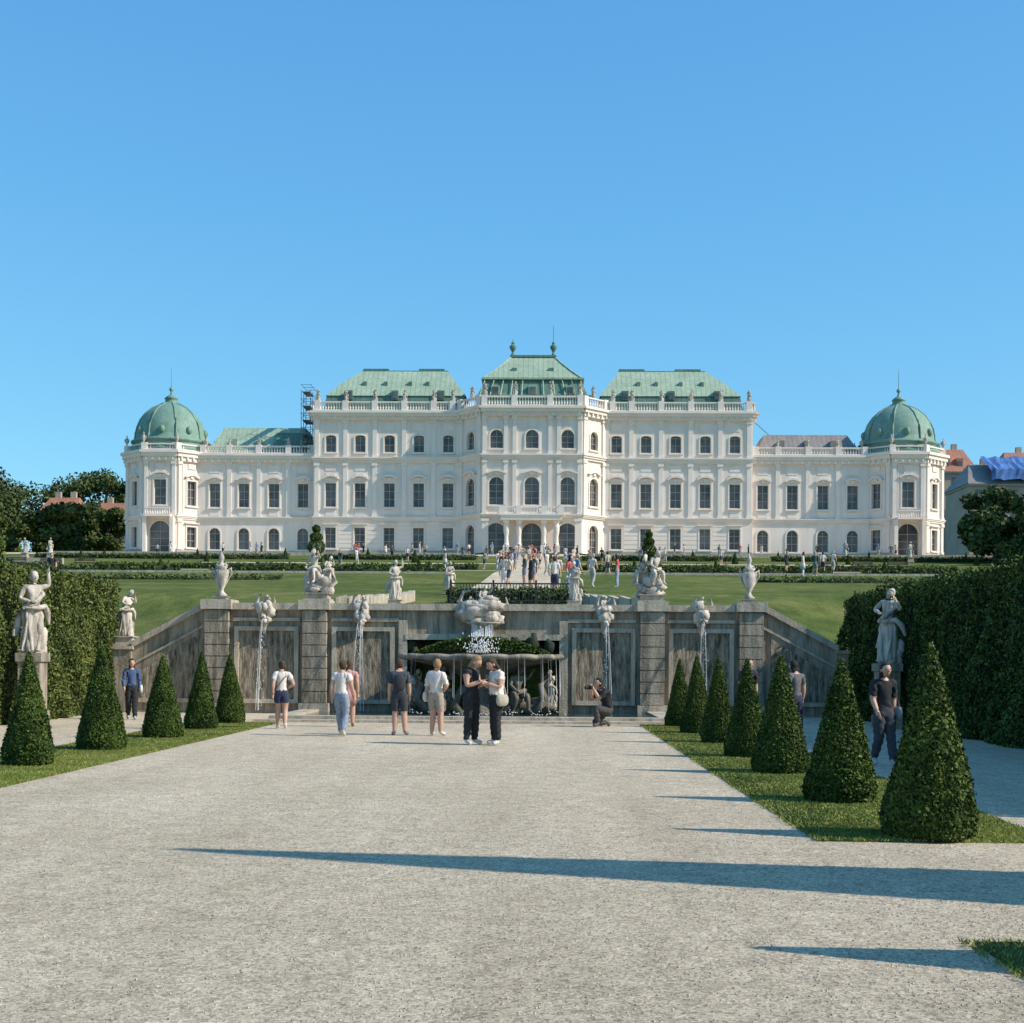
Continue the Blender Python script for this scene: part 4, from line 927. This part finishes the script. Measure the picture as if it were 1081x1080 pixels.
# ---------------------------------------------------------------- background town
def house(name,x0,x1,y0,y1,z,h,rh,roof,floors=4,win=2.6):
    E=empty(name); w=MB(); g=MB(); r=MB(); fr=MB()
    w.box(x0,x1,y0,y1,z-3,z+h); fh=h/floors
    n=max(1,int((x1-x0)/win))
    for f in range(floors):
        for i in range(n):
            x=x0+(i+.5)*(x1-x0)/n; zz=z+f*fh+fh*.3
            g.box(x-.5,x+.5,y0-.06,y0-.02,zz,zz+fh*.5); fr.box(x-.65,x+.65,y0-.16,y0-.001,zz-.15,zz-.02); fr.box(x-.65,x+.65,y0-.16,y0-.001,zz+fh*.52,zz+fh*.52+.12); fr.box(x-.03,x+.03,y0-.1,y0-.065,zz,zz+fh*.5)
    fr.box(x0-.25,x1+.25,y0-.35,y1+.3,z+h,z+h+.3)
    r.loft_rects([(x0-.4,x1+.4,y0-.5,y1+.4,z+h+.3),(x0+(x1-x0)*.12,x1-(x1-x0)*.12,(y0+y1)/2-.3,(y0+y1)/2+.3,z+h+.3+rh)])
    for q in (.3,.7): xx=x0+(x1-x0)*q; w.box(xx-.5,xx+.5,(y0+y1)/2,(y0+y1)/2+.8,z+h+rh*.5,z+h+rh+1.4)
    for i in range(2): xx=x0+(x1-x0)*(.35+.3*i); r.box(xx-.6,xx+.6,y0+1,y0+3,z+h+.6,z+h+rh*.6); g.box(xx-.4,xx+.4,y0+.93,y0+.98,z+h+.8,z+h+rh*.5)
    w.obj('walls',[M['housewall']],False,E); g.obj('windows',[M['glass']],False,E); fr.obj('trim',[M['base']],False,E); r.obj('roof',[M[roof]],False,E)
house('red_roofed_house',-89,-82,252,262,17,9.5,4,'redroof',3)
house('red_roofed_house',-81,-73,256,266,17,8,5,'redroof',3)
house('red_roofed_house',-110,-90,216,222,17,3,2.5,'redroof',1)
house('townhouse',74,82,266,278,17,20,5,'redroof',5)
house('townhouse',73,88,240,254,17,14.5,4.2,'greyroof',4)
house('townhouse',86,102,262,276,17,19.5,4.5,'redroof',5)
house('townhouse',90,105,225,238,17,12,4,'redroof',4)
b=MB()
nxs=15
rows=[(239.2,15.4),(239.5,17.2),(241.5,18.3),(243.5,18.9),(246,20.2)]
vs=[];fs=[]
for j,(yy,zz) in enumerate(rows):
    for i in range(nxs):
        vs.append((76.5+9.5*i/(nxs-1),yy+R.uniform(-.12,.12),17+zz+R.uniform(-.22,.22)))
for j in range(len(rows)-1):
    for i in range(nxs-1): fs.append((j*nxs+i,j*nxs+i+1,(j+1)*nxs+i+1,(j+1)*nxs+i))
b.add(vs,fs); b.obj('blue_roof_tarpaulin',[M['tarp']])
# ---------------------------------------------------------------- light, sky, camera
A,E=math.radians(14),math.radians(37)
Sd=Vector((math.cos(E)*math.cos(A),-math.cos(E)*math.sin(A),math.sin(E)))
L=bpy.data.lights.new('sun','SUN'); L.energy=5.0; L.angle=math.radians(.5); L.color=(1,.94,.84)
lo=bpy.data.objects.new('sun',L); lo.rotation_euler=(-Sd).to_track_quat('-Z','Y').to_euler(); link(lo)
W=bpy.data.worlds.new('World'); SC.world=W; W.use_nodes=True; nt=W.node_tree; bg=nt.nodes['Background']
sk=nt.nodes.new('ShaderNodeTexSky'); sk.sky_type='NISHITA'; sk.sun_disc=False; sk.sun_elevation=E; sk.sun_rotation=math.radians(104)
sk.air_density=1.0; sk.dust_density=.3; sk.ozone_density=2.0; sk.altitude=200
sp=nt.nodes.new('ShaderNodeSeparateColor'); cb=nt.nodes.new('ShaderNodeCombineColor'); nt.links.new(sk.outputs[0],sp.inputs[0])
for i,(g_,k_) in enumerate(((.85,.68),(.62,1.72),(.38,3.3))):
    p=nt.nodes.new('ShaderNodeMath'); p.operation='POWER'; p.inputs[1].default_value=g_; nt.links.new(sp.outputs[i],p.inputs[0])
    q=nt.nodes.new('ShaderNodeMath'); q.operation='MULTIPLY'; q.inputs[1].default_value=k_; nt.links.new(p.outputs[0],q.inputs[0]); nt.links.new(q.outputs[0],cb.inputs[i])
nt.links.new(cb.outputs[0],bg.inputs['Color']); bg.inputs['Strength'].default_value=.15
cam=bpy.data.cameras.new('camera'); cam.sensor_width=36; cam.lens=49.95; cam.shift_y=.146; cam.clip_end=6000; cam.clip_start=.1
co=bpy.data.objects.new('camera',cam); link(co)
co.matrix_world=Matrix.Translation((1.79,0,1.6))@Matrix.Rotation(math.radians(1.28),4,'Z')@Matrix.Rotation(math.pi/2,4,'X')@Matrix.Rotation(.0064,4,'Z')
SC.camera=co
SC.view_settings.view_transform='Standard'; SC.view_settings.look='None'; SC.view_settings.exposure=0
